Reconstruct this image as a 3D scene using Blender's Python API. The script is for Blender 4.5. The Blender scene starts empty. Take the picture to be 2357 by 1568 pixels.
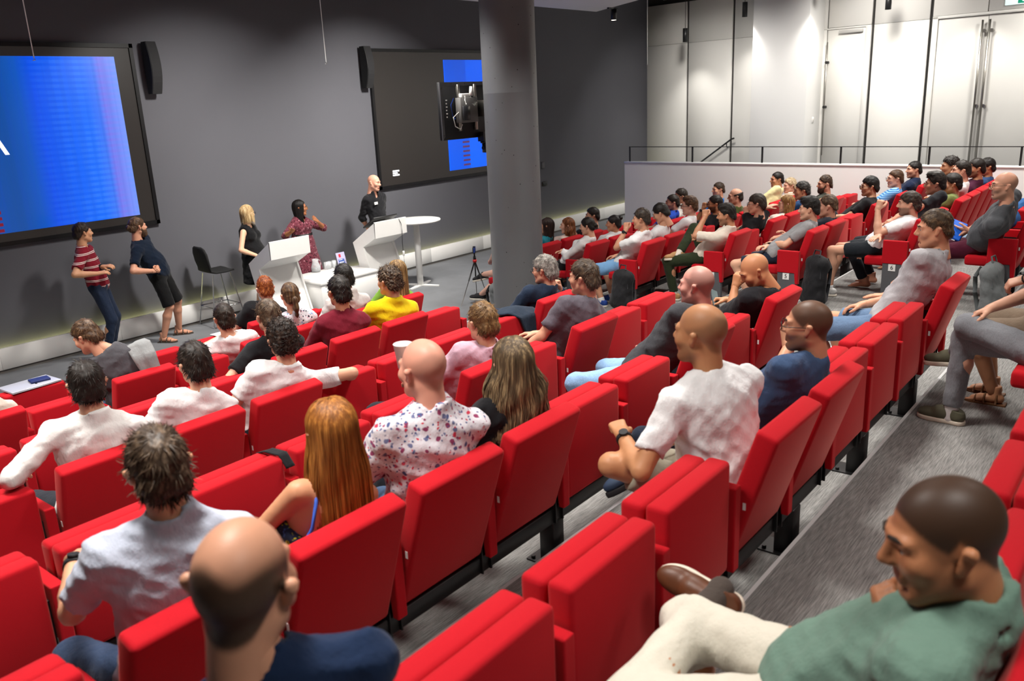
import bpy, bmesh, math, random
import numpy as np
from mathutils import Vector, Matrix, Euler
SC = bpy.context.scene
COL = SC.collection
random.seed(7); RNG = np.random.RandomState(7)
# ------------------------------------------------------------------ camera
F_PX, CXP, CYP = 1937.41, 1178.5, 784.0
RW = np.array([[0.62239757, -0.24412264, 0.74365678],      # world axes expressed in camera axes (right, down, forward)
               [-0.78142708, -0.13961668, 0.6081767],
               [-0.04464281, -0.95964125, -0.27766112]])
CAM = np.array([0.0, 0.0, 2.95])
cam = bpy.data.cameras.new('camera'); camo = bpy.data.objects.new('camera', cam); COL.objects.link(camo)
_m = Matrix.Identity(4)
for _i in range(3):
    _m[_i][0] = RW[_i][0]; _m[_i][1] = -RW[_i][1]; _m[_i][2] = -RW[_i][2]; _m[_i][3] = CAM[_i]
camo.matrix_world = _m
cam.sensor_width = 36.0; cam.lens = F_PX / 2357.0 * 36.0; cam.clip_start = 0.05; cam.clip_end = 100
cam.dof.use_dof = True; cam.dof.focus_distance = 7.5; cam.dof.aperture_fstop = 3.2
SC.camera = camo
# ------------------------------------------------------------------ world, exposure, large lights
SC.view_settings.view_transform = 'Standard'; SC.view_settings.look = 'None'
SC.view_settings.gamma = 1.0; SC.view_settings.use_curve_mapping = False
SC.view_settings.exposure = 0.0
wd = bpy.data.worlds.new('world'); SC.world = wd; wd.use_nodes = True
wd.node_tree.nodes['Background'].inputs[0].default_value = (0.9, 0.93, 1.0, 1)
wd.node_tree.nodes['Background'].inputs[1].default_value = 0.15

def area(name, loc, size, energy, color=(1.0, 0.96, 0.9), target=None, spread=180):
    l = bpy.data.lights.new(name, 'AREA'); l.shape = 'SQUARE'; l.size = size; l.energy = energy; l.color = color
    l.spread = math.radians(spread)
    o = bpy.data.objects.new(name, l); COL.objects.link(o); o.location = loc
    if target is not None:
        d = Vector(target) - Vector(loc); o.rotation_euler = d.to_track_quat('-Z', 'Y').to_euler()
    return o

def spot(name, loc, target, energy, angle, blend=0.6, color=(1.0, 0.96, 0.9), rad=0.05):
    l = bpy.data.lights.new(name, 'SPOT'); l.energy = energy; l.spot_size = math.radians(angle); l.spot_blend = blend
    l.color = color; l.shadow_soft_size = rad
    o = bpy.data.objects.new(name, l); COL.objects.link(o); o.location = loc
    d = Vector(target) - Vector(loc); o.rotation_euler = d.to_track_quat('-Z', 'Y').to_euler()
    return o

for _y, _e in ((-0.4, 26), (2.3, 62), (4.9, 72), (7.4, 76)):          # rows of ceiling downlights over the seats
    for _x in (1.2, 4.2, 7.2): area('house_light', (_x, _y, 4.44), 0.6, _e, spread=112)
    for _x in (10.4, 13.0): area('house_light', (_x, _y, 5.2), 0.6, _e * 1.7, spread=140)
for _x, _e in ((6.6, 75), (9.6, 100)):        # stage wash from the front edge of the ceiling
    area('stage_light', (_x, 8.4, 4.4), 0.4, _e, target=(_x + 0.3, 10.9, 1.2), spread=100)
for _y in (1.5, 5.0, 8.2):                   # added fill lights, without fixtures, that brighten the panelled wall
    area('wall_fill', (16.4, _y, 5.3), 0.6, 70, target=(18.6, _y + 0.3, 1.6), spread=110)

# ------------------------------------------------------------------ helpers
def lin(h):
    if isinstance(h, str):
        h = h.lstrip('#'); c = [int(h[i:i + 2], 16) / 255 for i in (0, 2, 4)]
    else: c = h
    return tuple((v / 12.92 if v <= 0.04045 else ((v + 0.055) / 1.055) ** 2.4) for v in c)

def ray(px, py):
    return RW @ np.array([px - CXP, py - CYP, F_PX])
def at(px, py, axis, val):
    """the point of the plane (world axis = val) that the photograph shows at a pixel: used once, to read off real positions"""
    v = ray(px, py); t = (val - CAM[axis]) / v[axis]; return CAM + t * v

_MATS = {}
def nt(name):
    m = bpy.data.materials.new(name); m.use_nodes = True
    t = m.node_tree; return m, t, t.nodes['Principled BSDF']
def N(t, typ, **kw):
    n = t.nodes.new(typ)
    for k, v in kw.items():
        if k.startswith('i_'):
            n.inputs[k[2:].replace('_', ' ')].default_value = v
        else: setattr(n, k, v)
    return n
def mixcol(t, fac, a, b):
    n = t.nodes.new('ShaderNodeMix'); n.data_type = 'RGBA'
    if hasattr(fac, 'links'): t.links.new(fac, n.inputs[0])
    else: n.inputs[0].default_value = fac
    for v, i in ((a, 6), (b, 7)):
        if hasattr(v, 'links'): t.links.new(v, n.inputs[i])
        else: n.inputs[i].default_value = (*v, 1)
    return n.outputs[2]
def ramp(t, src, stops, interp='LINEAR'):
    r = t.nodes.new('ShaderNodeValToRGB'); cr = r.color_ramp; cr.interpolation = interp
    while len(cr.elements) < len(stops): cr.elements.new(0.5)
    for e, (p, c) in zip(cr.elements, stops):
        e.position = p; e.color = (*c, 1) if len(c) == 3 else c
    t.links.new(src, r.inputs[0]); return r.outputs[0]
def coord(t, which='Object', scale=(1, 1, 1), rot=(0, 0, 0)):
    tc = t.nodes.new('ShaderNodeTexCoord'); mp = t.nodes.new('ShaderNodeMapping')
    mp.inputs['Scale'].default_value = scale; mp.inputs['Rotation'].default_value = rot
    t.links.new(tc.outputs[which], mp.inputs[0]); return mp.outputs[0]
def noise(t, vec, scale, detail=3, rough=0.55):
    n = t.nodes.new('ShaderNodeTexNoise'); n.inputs['Scale'].default_value = scale
    n.inputs['Detail'].default_value = detail; n.inputs['Roughness'].default_value = rough
    if vec is not None: t.links.new(vec, n.inputs['Vector'])
    return n.outputs['Fac']
def bump(t, b, src, strength=0.3, dist=0.01):
    n = t.nodes.new('ShaderNodeBump'); n.inputs['Strength'].default_value = strength; n.inputs['Distance'].default_value = dist
    t.links.new(src, n.inputs['Height']); t.links.new(n.outputs[0], b.inputs['Normal'])

def plain(name, col, rough=0.6, metal=0.0, var=0.06, vscale=6, bs=0.0, bscale=80, spec=0.4, trans=0.0, emit=None, estr=0.0):
    if name in _MATS: return _MATS[name]
    m, t, b = nt(name); c = lin(col)
    v = coord(t)
    if var > 0:
        f = noise(t, v, vscale)
        t.links.new(mixcol(t, f, tuple(x * (1 - var) for x in c), tuple(min(1, x * (1 + var)) for x in c)), b.inputs['Base Color'])
    else: b.inputs['Base Color'].default_value = (*c, 1)
    b.inputs['Roughness'].default_value = rough; b.inputs['Metallic'].default_value = metal
    b.inputs['Specular IOR Level'].default_value = spec
    if trans: b.inputs['Transmission Weight'].default_value = trans
    if bs > 0: bump(t, b, noise(t, v, bscale, 2), bs, 0.004)
    if emit: b.inputs['Emission Color'].default_value = (*lin(emit), 1); b.inputs['Emission Strength'].default_value = estr
    _MATS[name] = m; return m

def tag(o, label=None, cat=None, group=None, kind=None):
    if label: o['label'] = label
    if cat: o['category'] = cat
    if group: o['group'] = group
    if kind: o['kind'] = kind
    return o
def link(name, mesh, mats=None, parent=None, loc=None, rot=None, scale=None):
    o = bpy.data.objects.new(name, mesh); COL.objects.link(o)
    if mats is not None and mesh is not None and len(mesh.materials) == 0:
        for mm in (mats if isinstance(mats, (list, tuple)) else [mats]): mesh.materials.append(mm)
    if parent is not None: o.parent = parent
    if loc is not None: o.location = loc
    if rot is not None: o.rotation_euler = rot
    if scale is not None: o.scale = scale
    return o
def empty(name, loc=(0, 0, 0), rz=0.0):
    o = bpy.data.objects.new(name, None); COL.objects.link(o); o.location = loc; o.rotation_euler = (0, 0, rz)
    o.empty_display_size = 0.1; return o

class MB:
    """collects simple solids into one mesh"""
    def __init__(s): s.bm = bmesh.new()
    def box(s, lo, hi, bev=0.0, seg=2, mat=0, rot=None, piv=None):
        c = [(a + b) / 2 for a, b in zip(lo, hi)]; d = [abs(b - a) for a, b in zip(lo, hi)]
        t = bmesh.new(); bmesh.ops.create_cube(t, size=1.0)
        for v in t.verts: v.co = Vector((v.co.x * d[0], v.co.y * d[1], v.co.z * d[2]))
        if bev > 0:
            bmesh.ops.bevel(t, geom=list(t.edges), offset=min(bev, min(d) * 0.49), segments=seg, profile=0.5, affect='EDGES', clamp_overlap=True)
        for v in t.verts: v.co = v.co + Vector(c)
        if rot is not None:
            p = Vector(piv) if piv is not None else Vector(c)
            for v in t.verts: v.co = p + rot @ (v.co - p)
        s._merge(t, mat, bev > 0); return s
    def _merge(s, t, mat=0, smooth=False):
        for f in t.faces:
            f.material_index = mat; f.smooth = smooth
        me = bpy.data.meshes.new('tmp'); t.to_mesh(me); t.free(); s.bm.from_mesh(me); bpy.data.meshes.remove(me)
    def prism(s, pts, axis, a, b, mat=0, bev=0.0):
        """polygon pts (2-D) extruded along axis from a to b"""
        t = bmesh.new(); other = [i for i in range(3) if i != axis]
        def mk(p, v):
            q = [0, 0, 0]; q[axis] = v; q[other[0]] = p[0]; q[other[1]] = p[1]; return t.verts.new(q)
        A = [mk(p, a) for p in pts]; B = [mk(p, b) for p in pts]; n = len(pts)
        t.faces.new(A); t.faces.new(B[::-1])
        for i in range(n): t.faces.new([A[i], B[i], B[(i + 1) % n], A[(i + 1) % n]][::-1])
        bmesh.ops.recalc_face_normals(t, faces=list(t.faces))
        if bev > 0: bmesh.ops.bevel(t, geom=list(t.edges), offset=bev, segments=2, profile=0.5, affect='EDGES')
        s._merge(t, mat, False); return s
    def cyl(s, a, b, ra, rb=None, n=16, mat=0, caps=True):
        rb = ra if rb is None else rb; a = Vector(a); b = Vector(b); d = b - a
        t = bmesh.new(); bmesh.ops.create_cone(t, cap_ends=caps, segments=n, radius1=ra, radius2=rb, depth=d.length)
        q = d.to_track_quat('Z', 'Y').to_matrix()
        for v in t.verts: v.co = (a + b) / 2 + q @ v.co
        for f in t.faces: f.smooth = len(f.verts) == 4; f.material_index = mat
        me = bpy.data.meshes.new('tmp'); t.to_mesh(me); t.free(); s.bm.from_mesh(me); bpy.data.meshes.remove(me); return s
    def tube(s, pts, r, n=8, mat=0):
        pts = [Vector(p) for p in pts]; t = s.bm; rings = []
        up = Vector((0, 0, 1))
        for i, p in enumerate(pts):
            d = (pts[min(i + 1, len(pts) - 1)] - pts[max(i - 1, 0)]).normalized()
            x = d.cross(up)
            if x.length < 1e-3: x = d.cross(Vector((1, 0, 0)))
            x.normalize(); y = d.cross(x); up = -y if False else up
            rr = r[i] if isinstance(r, (list, tuple)) else r
            rings.append([t.verts.new(p + rr * (math.cos(2 * math.pi * k / n) * x + math.sin(2 * math.pi * k / n) * y)) for k in range(n)])
        for i in range(len(pts) - 1):
            for k in range(n):
                f = t.faces.new([rings[i][k], rings[i + 1][k], rings[i + 1][(k + 1) % n], rings[i][(k + 1) % n]]); f.smooth = True; f.material_index = mat
        for rg in (rings[0][::-1], rings[-1]):
            f = t.faces.new(rg); f.material_index = mat
        return s
    def lathe(s, prof, c=(0, 0, 0), n=24, mat=0):
        t = s.bm; c = Vector(c); rings = []
        for r, z in prof:
            rings.append([t.verts.new(c + Vector((max(r, 1e-4) * math.cos(2 * math.pi * k / n), max(r, 1e-4) * math.sin(2 * math.pi * k / n), z))) for k in range(n)])
        for i in range(len(prof) - 1):
            for k in range(n):
                f = t.faces.new([rings[i][k], rings[i][(k + 1) % n], rings[i + 1][(k + 1) % n], rings[i + 1][k]]); f.smooth = True; f.material_index = mat
        return s
    def mesh(s, name):
        me = bpy.data.meshes.new(name); bmesh.ops.recalc_face_normals(s.bm, faces=list(s.bm.faces)) if False else None
        s.bm.to_mesh(me); s.bm.free(); return me
    def obj(s, name, mats, parent=None, **kw): return link(name, s.mesh(name), mats, parent, **kw)

def text_obj(name, body, size, mat, M4, parent=None, extrude=0.001, align='CENTER'):
    cu = bpy.data.curves.new(name, 'FONT'); cu.body = body; cu.size = size; cu.extrude = extrude
    cu.align_x = align; cu.align_y = 'CENTER'; cu.resolution_u = 4
    t = bpy.data.objects.new('tmp_text', cu); COL.objects.link(t)
    me = bpy.data.meshes.new_from_object(t.evaluated_get(bpy.context.evaluated_depsgraph_get())); bpy.data.objects.remove(t)
    me.name = name; me.materials.clear(); me.materials.append(mat)
    o = bpy.data.objects.new(name, me); COL.objects.link(o)
    if parent is not None: o.parent = parent
    o.matrix_local = M4; return o
# ================================================================== ROOM
ROWS = range(1, 9)
Yr = lambda k: 1.209 + 1.007 * (7 - k)          # rear edge of the seats of row k (1 = front row)
Fz = lambda k: 0.133 * (k - 1)                  # floor height of tier k
# --- materials
def carpet_mat(name, a, b, ribs=True):
    m, t, bs = nt(name); v = coord(t, 'Object')
    w = N(t, 'ShaderNodeTexNoise', i_Scale=1.0, i_Detail=2.0); v2 = coord(t, 'Object', (10, 170, 30)); t.links.new(v2, w.inputs['Vector'])
    sp = noise(t, v, 420, 2); big = noise(t, v, 1.3, 3)
    f = N(t, 'ShaderNodeMath', operation='MULTIPLY_ADD'); t.links.new(w.outputs['Fac'], f.inputs[0]); f.inputs[1].default_value = 0.75 if ribs else 0.25
    g = N(t, 'ShaderNodeMath', operation='MULTIPLY'); t.links.new(sp, g.inputs[0]); g.inputs[1].default_value = 0.5
    t.links.new(g.outputs[0], f.inputs[2])
    col = ramp(t, f.outputs[0], [(0.32, lin(a)), (0.82, lin(b))])
    dark = ramp(t, big, [(0.35, (0.82, 0.82, 0.82)), (0.65, (1, 1, 1))])
    mx = t.nodes.new('ShaderNodeMix'); mx.data_type = 'RGBA'; mx.blend_type = 'MULTIPLY'; mx.inputs[0].default_value = 1.0
    t.links.new(col, mx.inputs[6]); t.links.new(dark, mx.inputs[7]); t.links.new(mx.outputs[2], bs.inputs['Base Color'])
    bs.inputs['Roughness'].default_value = 0.95; bs.inputs['Specular IOR Level'].default_value = 0.15
    bump(t, bs, f.outputs[0], 0.5, 0.006); return m
M_CARPET = carpet_mat('ribbed_grey_carpet', '#4a4a4b', '#a4a3a0')
M_FLOOR = carpet_mat('stage_grey_carpet', '#7b7d80', '#9fa1a4', ribs=False)
M_NOSE = plain('step_nosing', '#c9c9c9', 0.6)
def wall_mat():
    m, t, b = nt('charcoal_wall'); v = coord(t)
    t.links.new(mixcol(t, noise(t, v, 0.7, 4), lin('#5a5a60'), lin('#626268')), b.inputs['Base Color'])
    b.inputs['Roughness'].default_value = 0.75; b.inputs['Specular IOR Level'].default_value = 0.25
    bump(t, b, noise(t, v, 160, 2), 0.12, 0.002); return m
M_WALL = wall_mat()
M_WHITE = plain('white_lacquer', '#ecebe8', 0.45, var=0.02)
M_PANEL = plain('white_wall_panel', '#d9d7d2', 0.6, var=0.025, vscale=2)
M_PLASTER = plain('white_plaster', '#ebeae8', 0.8, var=0.015, vscale=2)
M_DARKGAP = plain('dark_joint', '#2a2826', 0.8)
M_KICK = plain('grey_kickboard', '#6f6c68', 0.7)
M_BLACK = plain('black_metal', '#141415', 0.45, spec=0.5)
M_STEEL = plain('brushed_steel', '#a8a49c', 0.3, metal=1.0)
M_CHROME = plain('chrome', '#c8c8c8', 0.12, metal=1.0, var=0.0)
M_CEIL = plain('white_ceiling', '#cfcdca', 0.9, var=0.02)
M_CEILD = plain('dark_ceiling', '#1b1b1d', 0.9)
# --- floor and tiers
floor = MB().box((-4, Yr(1), -0.3), (19.6, 11.3, 0.0)).obj('floor', M_FLOOR); tag(floor, 'grey carpeted floor of the stage area', kind='structure')
for k in ROWS:
    y1 = Yr(k); y0 = Yr(k + 1) if k < 8 else -4.0
    k2 = k + 1                                   # tier k2 lies behind row k
    z = Fz(k2)
    MB().box((-4, y0, -0.3), (14.3, y1, z)).obj('tier', M_CARPET, floor)
    MB().box((-4, y1 - 0.012, z - 0.022), (14.3, y1 + 0.006, z + 0.003)).obj('step_nosing', M_NOSE, floor)
MB().box((14.3, -4, -0.3), (19.6, Yr(1), 0.0)).obj('side_passage', M_FLOOR, floor)
# --- front wall
YW = 11.1
wf = MB().box((-4, YW, -0.2), (19.45, YW + 0.2, 5.6)).obj('wall_front', M_WALL); tag(wf, 'tall charcoal wall behind the speakers', kind='structure')
wl = MB().box((-4.2, -4.2, -0.2), (-4, YW + 0.2, 5.6)).obj('wall_left', M_WALL); tag(wl, kind='structure')
wb = MB().box((-4, -4.2, -0.2), (19.6, -4, 5.6)).obj('wall_back', M_WALL); tag(wb, kind='structure')
# plinth along the wall with its light slot
bb = empty('baseboard_front', (0, 0, 0)); tag(bb, 'white plinth along the foot of the charcoal wall, lit from behind', kind='structure')
xs = [-4.0, 3.66, 5.16, 6.66, 8.16, 9.66, 11.16, 12.66, 14.16, 15.66, 17.16, 19.39]
for a, b in zip(xs[:-1], xs[1:]):
    MB().box((a + 0.0015, 10.975, 0.045), (b - 0.0015, 11.02, 0.305), 0.002, 1).obj('plinth_panel', M_WHITE, bb)
MB().box((-4, 10.995, 0.0), (19.39, 11.03, 0.05)).obj('kickboard', M_KICK, bb)
M_LED = plain('led_strip_light', '#fff3b0', 0.5, var=0, emit='#f2f0a8', estr=7.0)
MB().box((-4, 11.05, 0.245), (19.39, 11.085, 0.262)).obj('led_strip', M_LED, bb)
# --- right wall, turned a little off square
WP = np.array([19.39, 11.1, 0.0]); WD = -np.array([0.14970831, 0.98873021, 0]); WN = np.array([-0.98873021, 0.14970831, 0.0])
def wmat(s, off=0.0, z=0.0):
    o = WP + WD * s + WN * off
    return Matrix(((WD[0], WN[0], 0, o[0]), (WD[1], WN[1], 0, o[1]), (0, 0, 1, z), (0, 0, 0, 1)))   # local x along wall, y out of wall
wr = empty('wall_right', (0, 0, 0)); wr.matrix_world = wmat(0); tag(wr, 'white panelled wall on the right with dark joints', kind='structure')
MB().box((0, -0.25, -0.2), (15.3, -0.05, 5.6)).obj('wall_backing', M_DARKGAP, wr)
def wpanel(a, b, z0, z1): return MB().box((a, -0.05, z0), (b, 0.0, z1), 0.003, 1).obj('panel', M_PANEL, wr)
for a, b in ((0.0, 1.19), (1.25, 2.44), (2.5, 3.69), (3.75, 4.72)):
    wpanel(a, b, 0.0, 3.997); wpanel(a, b, 4.003, 4.92 if a < 2.4 else 5.5)
wpanel(4.75, 5.66, 4.03, 5.5)
wpanel(5.72, 6.785, 0, 4.017); wpanel(5.72, 6.785, 4.023, 5.5)
wpanel(6.845, 7.80, 4.06, 5.5); wpanel(7.82, 8.83, 4.06, 5.5)
for a, b in ((8.89, 10.08), (10.14, 11.33), (11.39, 12.58), (12.64, 13.83), (13.89, 15.1)):
    wpanel(a, b, 0, 4.0); wpanel(a, b, 4.006, 5.5)
# doors in the right wall
d1 = empty('door_1'); d1.parent = None; d1.matrix_world = wmat(4.72); tag(d1, 'single white door beside the white pillar', kind='structure')
MB().box((0.02, -0.05, 1.2), (0.82, -0.012, 3.985), 0.003, 1).obj('door_leaf', M_PANEL, d1)
MB().box((0.83, -0.05, 1.2), (0.94, 0.004, 4.02), 0.003, 1).box((0.0, -0.05, 3.99), (0.94, 0.004, 4.022), 0.002, 1).obj('door_frame', M_PANEL, d1)
MB().box((0.28, -0.01, 3.9), (0.78, 0.035, 3.965), 0.004, 1).obj('door_closer', plain('grey_metal', '#b9b7b3', 0.5), d1)
hb = MB().cyl((0.06, 0.06, 1.45), (0.06, 0.06, 3.75), 0.014)
hb.obj('pull_handle', M_STEEL, d1)
for z in (2.45, 3.35): MB().cyl((0.06, -0.01, z), (0.06, 0.08, z), 0.028).obj('handle_mount', M_BLACK, d1)
d2 = empty('door_2'); d2.matrix_world = wmat(6.845); tag(d2, 'tall white double door with two long steel pull bars', kind='structure')
MB().box((0, -0.05, 1.0), (0.10, 0.006, 4.05), 0.003, 1).box((1.93, -0.05, 1.0), (1.985, 0.006, 4.05), 0.003, 1).box((0, -0.05, 4.005), (1.985, 0.006, 4.055), 0.003, 1).obj('door_frame', M_PANEL, d2)
for a, b in ((0.105, 0.975), (0.985, 1.925)): MB().box((a, -0.07, 1.0), (b, -0.03, 4.0), 0.003, 1).obj('door_leaf', M_PANEL, d2)
for x, k in ((0.91, -1), (1.035, 1)):
    h = MB().cyl((x, 0.045, 1.25), (x, 0.045, 3.92), 0.019, n=14).obj('pull_handle', M_STEEL, d2)
    for z in (2.4, 3.73): MB().cyl((x + 0.03, -0.04, z), (x + 0.03, 0.03, z), 0.032, n=16).obj('handle_mount', M_STEEL, h)
# exit sign above the double door
ex = empty('exit_sign'); ex.matrix_world = wmat(8.33, 0.0, 4.23); tag(ex, 'green and white exit sign with a down arrow above the double door', 'exit sign')
M_SIGNW = plain('sign_white', '#dff4f0', 0.4, var=0, emit='#dff4f0', estr=0.8); M_SIGNG = plain('sign_green', '#17886a', 0.4, var=0, emit='#17886a', estr=0.5)
MB().box((-0.24, 0, -0.10), (0.24, 0.03, 0.11), 0.004, 1).obj('sign_box', M_SIGNW, ex)
MB().box((-0.03, 0.028, -0.085), (0.135, 0.034, 0.10)).obj('green_field', M_SIGNG, ex)
MB().prism([(0.045, 0.08), (0.062, 0.08), (0.062, -0.005), (0.1, 0.02), (0.1, -0.01), (0.0535, -0.062), (0.007, -0.01), (0.007, 0.02), (0.045, -0.005)], 1, 0.033, 0.037).obj('down_arrow', M_SIGNW, ex)
# white pillar in front of the right wall
pr_ = MB().box((0, 0, 0), (1.30, 0.62, 5.5), 0.004, 1).obj('pillar', M_PLASTER); pr_.matrix_world = wmat(3.36, 0.0); pr_.name = 'white_pillar'
tag(pr_, 'square white plaster pillar against the panelled wall', 'pillar', kind='structure')
sw = empty('wall_switch'); sw.matrix_world = wmat(4.665, 0.30, 2.2); tag(sw, 'small white switch on the side of the white pillar', 'switch')
MB().box((0, -0.04, -0.06), (0.012, 0.04, 0.06), 0.003, 1).obj('plate', M_WHITE, sw)
MB().box((0.01, -0.02, -0.03), (0.02, 0.02, 0.03), 0.003, 1).obj('rocker', M_PANEL, sw)
# stair handrail on the panelled wall
hr = empty('stair_handrail'); hr.matrix_world = wmat(0.0); tag(hr, 'thin black stair handrail sloping up the panelled wall', 'handrail')
MB().tube([(1.35, 0.09, 1.0), (2.55, 0.09, 1.78), (2.62, 0.09, 1.80)], 0.02).obj('rail', M_BLACK, hr)
for s_, z_ in ((1.5, 1.0), (2.42, 1.62)): MB().tube([(s_, 0.09, z_ + 0.08), (s_ - 0.02, 0.05, z_ - 0.02), (s_ - 0.03, 0.0, z_ - 0.03)], 0.012).obj('bracket', M_BLACK, hr)
# half wall beside the right block, with guard rail
XH = 14.3
hwz = 1.655
hwl = MB().box((XH, -4, -0.3), (XH + 0.14, 8.68, hwz - 0.03)).obj('wall_side', M_PLASTER); tag(hwl, 'long white half wall behind the right block of seats', kind='structure')
MB().box((XH - 0.012, -4, hwz - 0.03), (XH + 0.15, 8.69, hwz), 0.004, 1).obj('coping', M_WHITE, hwl)
gr = empty('guard_rail', (0, 0, 0)); tag(gr, 'thin black guard rail on top of the white half wall', 'guard rail')
zr = 1.935
MB().box((XH + 0.055, -4, zr - 0.012), (XH + 0.085, 8.57, zr)).obj('top_rail', M_BLACK, gr)
for px in (1450, 1594, 1755, 1936, 2140, 2352):
    P = at(px, 345, 0, XH + 0.07); MB().box((XH + 0.06, P[1] - 0.014, hwz), (XH + 0.08, P[1] + 0.014, zr)).obj('post', M_BLACK, gr)
MB().box((XH + 0.06, -2.0, hwz), (XH + 0.08, -1.97, zr)).obj('post', M_BLACK, gr)
# ceiling
ce = MB().box((-4.2, -4.2, 5.5), (19.8, 11.3, 5.6)).obj('ceiling', M_CEILD); tag(ce, 'dark upper ceiling', kind='structure')
sf = MB().prism([(15.05, 9.76), (-4, 9.68), (-4, -4), (5.7, -4)], 2, 4.5, 4.62).obj('ceiling_sail', M_CEIL, ce)
MB().prism([(19.3, 10.6), (19.0, 8.4), (16.0, 5.0), (15.8, 7.2)], 2, 5.02, 5.1).obj('ceiling_sail', M_CEIL, ce)
# round column in the aisle
M_COL = plain('painted_concrete', '#5d5e61', 0.42, var=0.08, vscale=2.5, bs=0.25, bscale=25, spec=0.5)
cb = MB(); cb.lathe([(0.327, 0.0), (0.327, 3.0), (0.3275, 3.003), (0.327, 3.006), (0.327, 5.5)], (8.28, 6.62, 0), 64)
co = cb.obj('column', M_COL); tag(co, 'thick round dark grey concrete column in the aisle', 'column', kind='structure')
hb = MB()
for k in range(46):
    a = RNG.uniform(math.pi, 2 * math.pi) ; z = RNG.uniform(0.4, 4.6)
    c = Vector((8.28 + 0.326 * math.cos(a - 0.6), 6.62 + 0.326 * math.sin(a - 0.6), z)); d = Vector((math.cos(a - 0.6), math.sin(a - 0.6), 0))
    hb.cyl(c - d * 0.002, c + d * 0.002, RNG.uniform(0.004, 0.008), n=6)
hb.obj('pin_hole', M_BLACK, co)['kind'] = 'stuff'
# ================================================================== SEATS
def seat_fabric():
    m, t, b = nt('red_seat_fabric'); v = coord(t)
    f = noise(t, v, 260, 2); g = noise(t, v, 5, 2)
    c = mixcol(t, f, lin('#a50819'), lin('#bd0d1c'))
    t.links.new(c, b.inputs['Base Color'])
    b.inputs['Roughness'].default_value = 0.85; b.inputs['Specular IOR Level'].default_value = 0.2
    b.inputs['Sheen Weight'].default_value = 0.25; b.inputs['Sheen Roughness'].default_value = 0.4
    b.inputs['Sheen Tint'].default_value = (1.0, 0.35, 0.3, 1)
    bump(t, b, f, 0.15, 0.002); return m
M_RED = seat_fabric()
M_GREYP = plain('grey_end_panel', '#55565a', 0.55)
M_PLATE = plain('number_plate', '#e8e8e6', 0.4, var=0)
M_INK = plain('black_ink', '#151515', 0.6, var=0)
W_SEAT = 0.562
def soft(lo, hi, bev, seg=3): return MB().box(lo, hi, bev, seg)
ME_BACK_UP = soft((-0.2435, 0.0, 0.345), (0.2435, 0.093, 0.812), 0.02).mesh('backrest_upright')
ME_CUSH_UP = soft((-0.2435, 0.0985, 0.33), (0.2435, 0.192, 0.803), 0.022).mesh('cushion_folded')
_rot = Matrix.Rotation(math.radians(17.5), 3, 'X')
ME_BACK_IN = soft((-0.2435, 0.0, 0.0), (0.2435, 0.093, 0.575), 0.02).mesh('backrest_reclined')
for v in ME_BACK_IN.vertices:
    p = _rot @ v.co; v.co = Vector((p.x, p.y + 0.025, p.z + 0.342))
_rc = Matrix.Rotation(math.radians(4), 3, 'X')
ME_CUSH_DN = soft((-0.2435, 0.05, 0.405), (0.2435, 0.425, 0.5), 0.024).mesh('cushion_down')
ME_ARM = MB().prism([(-0.015, 0.69), (0.225, 0.69), (0.225, 0.45), (0.03, 0.45), (0.018, 0.33), (-0.015, 0.33)], 0, -0.026, 0.026, bev=0.006).mesh('armrest')
ME_BRK = MB().box((-0.033, 0.03, 0.24), (-0.026, 0.2, 0.62)).box((0.026, 0.03, 0.24), (0.033, 0.2, 0.62)).mesh('bracket')
ME_TAG = MB().box((-0.245, 0.03, 0.0), (-0.243, 0.042, 0.03)).mesh('care_tag')
for me, mm in ((ME_BACK_UP, M_RED), (ME_CUSH_UP, M_RED), (ME_BACK_IN, M_RED), (ME_CUSH_DN, M_RED), (ME_ARM, M_RED), (ME_BRK, M_BLACK), (ME_TAG, M_PLATE)): me.materials.append(mm)
ORD = ['first', 'second', 'third', 'fourth', 'fifth', 'sixth', 'seventh', 'eighth', 'ninth', 'tenth', 'eleventh', 'twelfth']
ROWN = {1: 'front row', 2: 'second row', 3: 'third row', 4: 'fourth row', 5: 'fifth row', 6: 'sixth row', 7: 'seventh row', 8: 'eighth row'}
def seat(x, k, used, label, grp, end_arm=0):
    r = empty('auditorium_seat', (x, Yr(k), Fz(k))); tag(r, label, 'seat', grp)
    link('backrest', ME_BACK_IN if used else ME_BACK_UP, None, r)
    link('seat_cushion', ME_CUSH_DN if used else ME_CUSH_UP, None, r)
    link('armrest', ME_ARM, None, r, loc=(W_SEAT / 2, 0, 0)); link('arm_bracket', ME_BRK, None, r, loc=(W_SEAT / 2, 0, 0))
    link('care_tag', ME_TAG, None, r, loc=(0, -0.005 if not used else -0.06, 0.55 if not used else 0.58))
    if end_arm: link('armrest', ME_ARM, None, r, loc=(end_arm * W_SEAT / 2, 0, 0)); link('arm_bracket', ME_BRK, None, r, loc=(end_arm * W_SEAT / 2, 0, 0))
    return r
ENDL = {7: 6.15, 6: 5.87, 5: 6.15, 4: 5.97, 3: 5.70, 2: 6.10, 1: 5.72}
NL = {7: 11, 6: 10, 5: 10, 4: 9, 3: 8, 2: 8, 1: 7}
SX = {}
USEDL = {7: [0, 4, 5, 9], 6: [0, 2, 5, 6, 7, 8], 5: [2, 4], 4: [0, 5, 6, 7], 3: [1, 2, 3], 2: [0, 1, 2, 3, 5, 7], 1: [1]}
ENDR = {1: 8.87, 2: 9.15, 3: 8.87, 4: 9.15, 5: 8.87, 6: 9.15, 7: 8.87}
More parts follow.
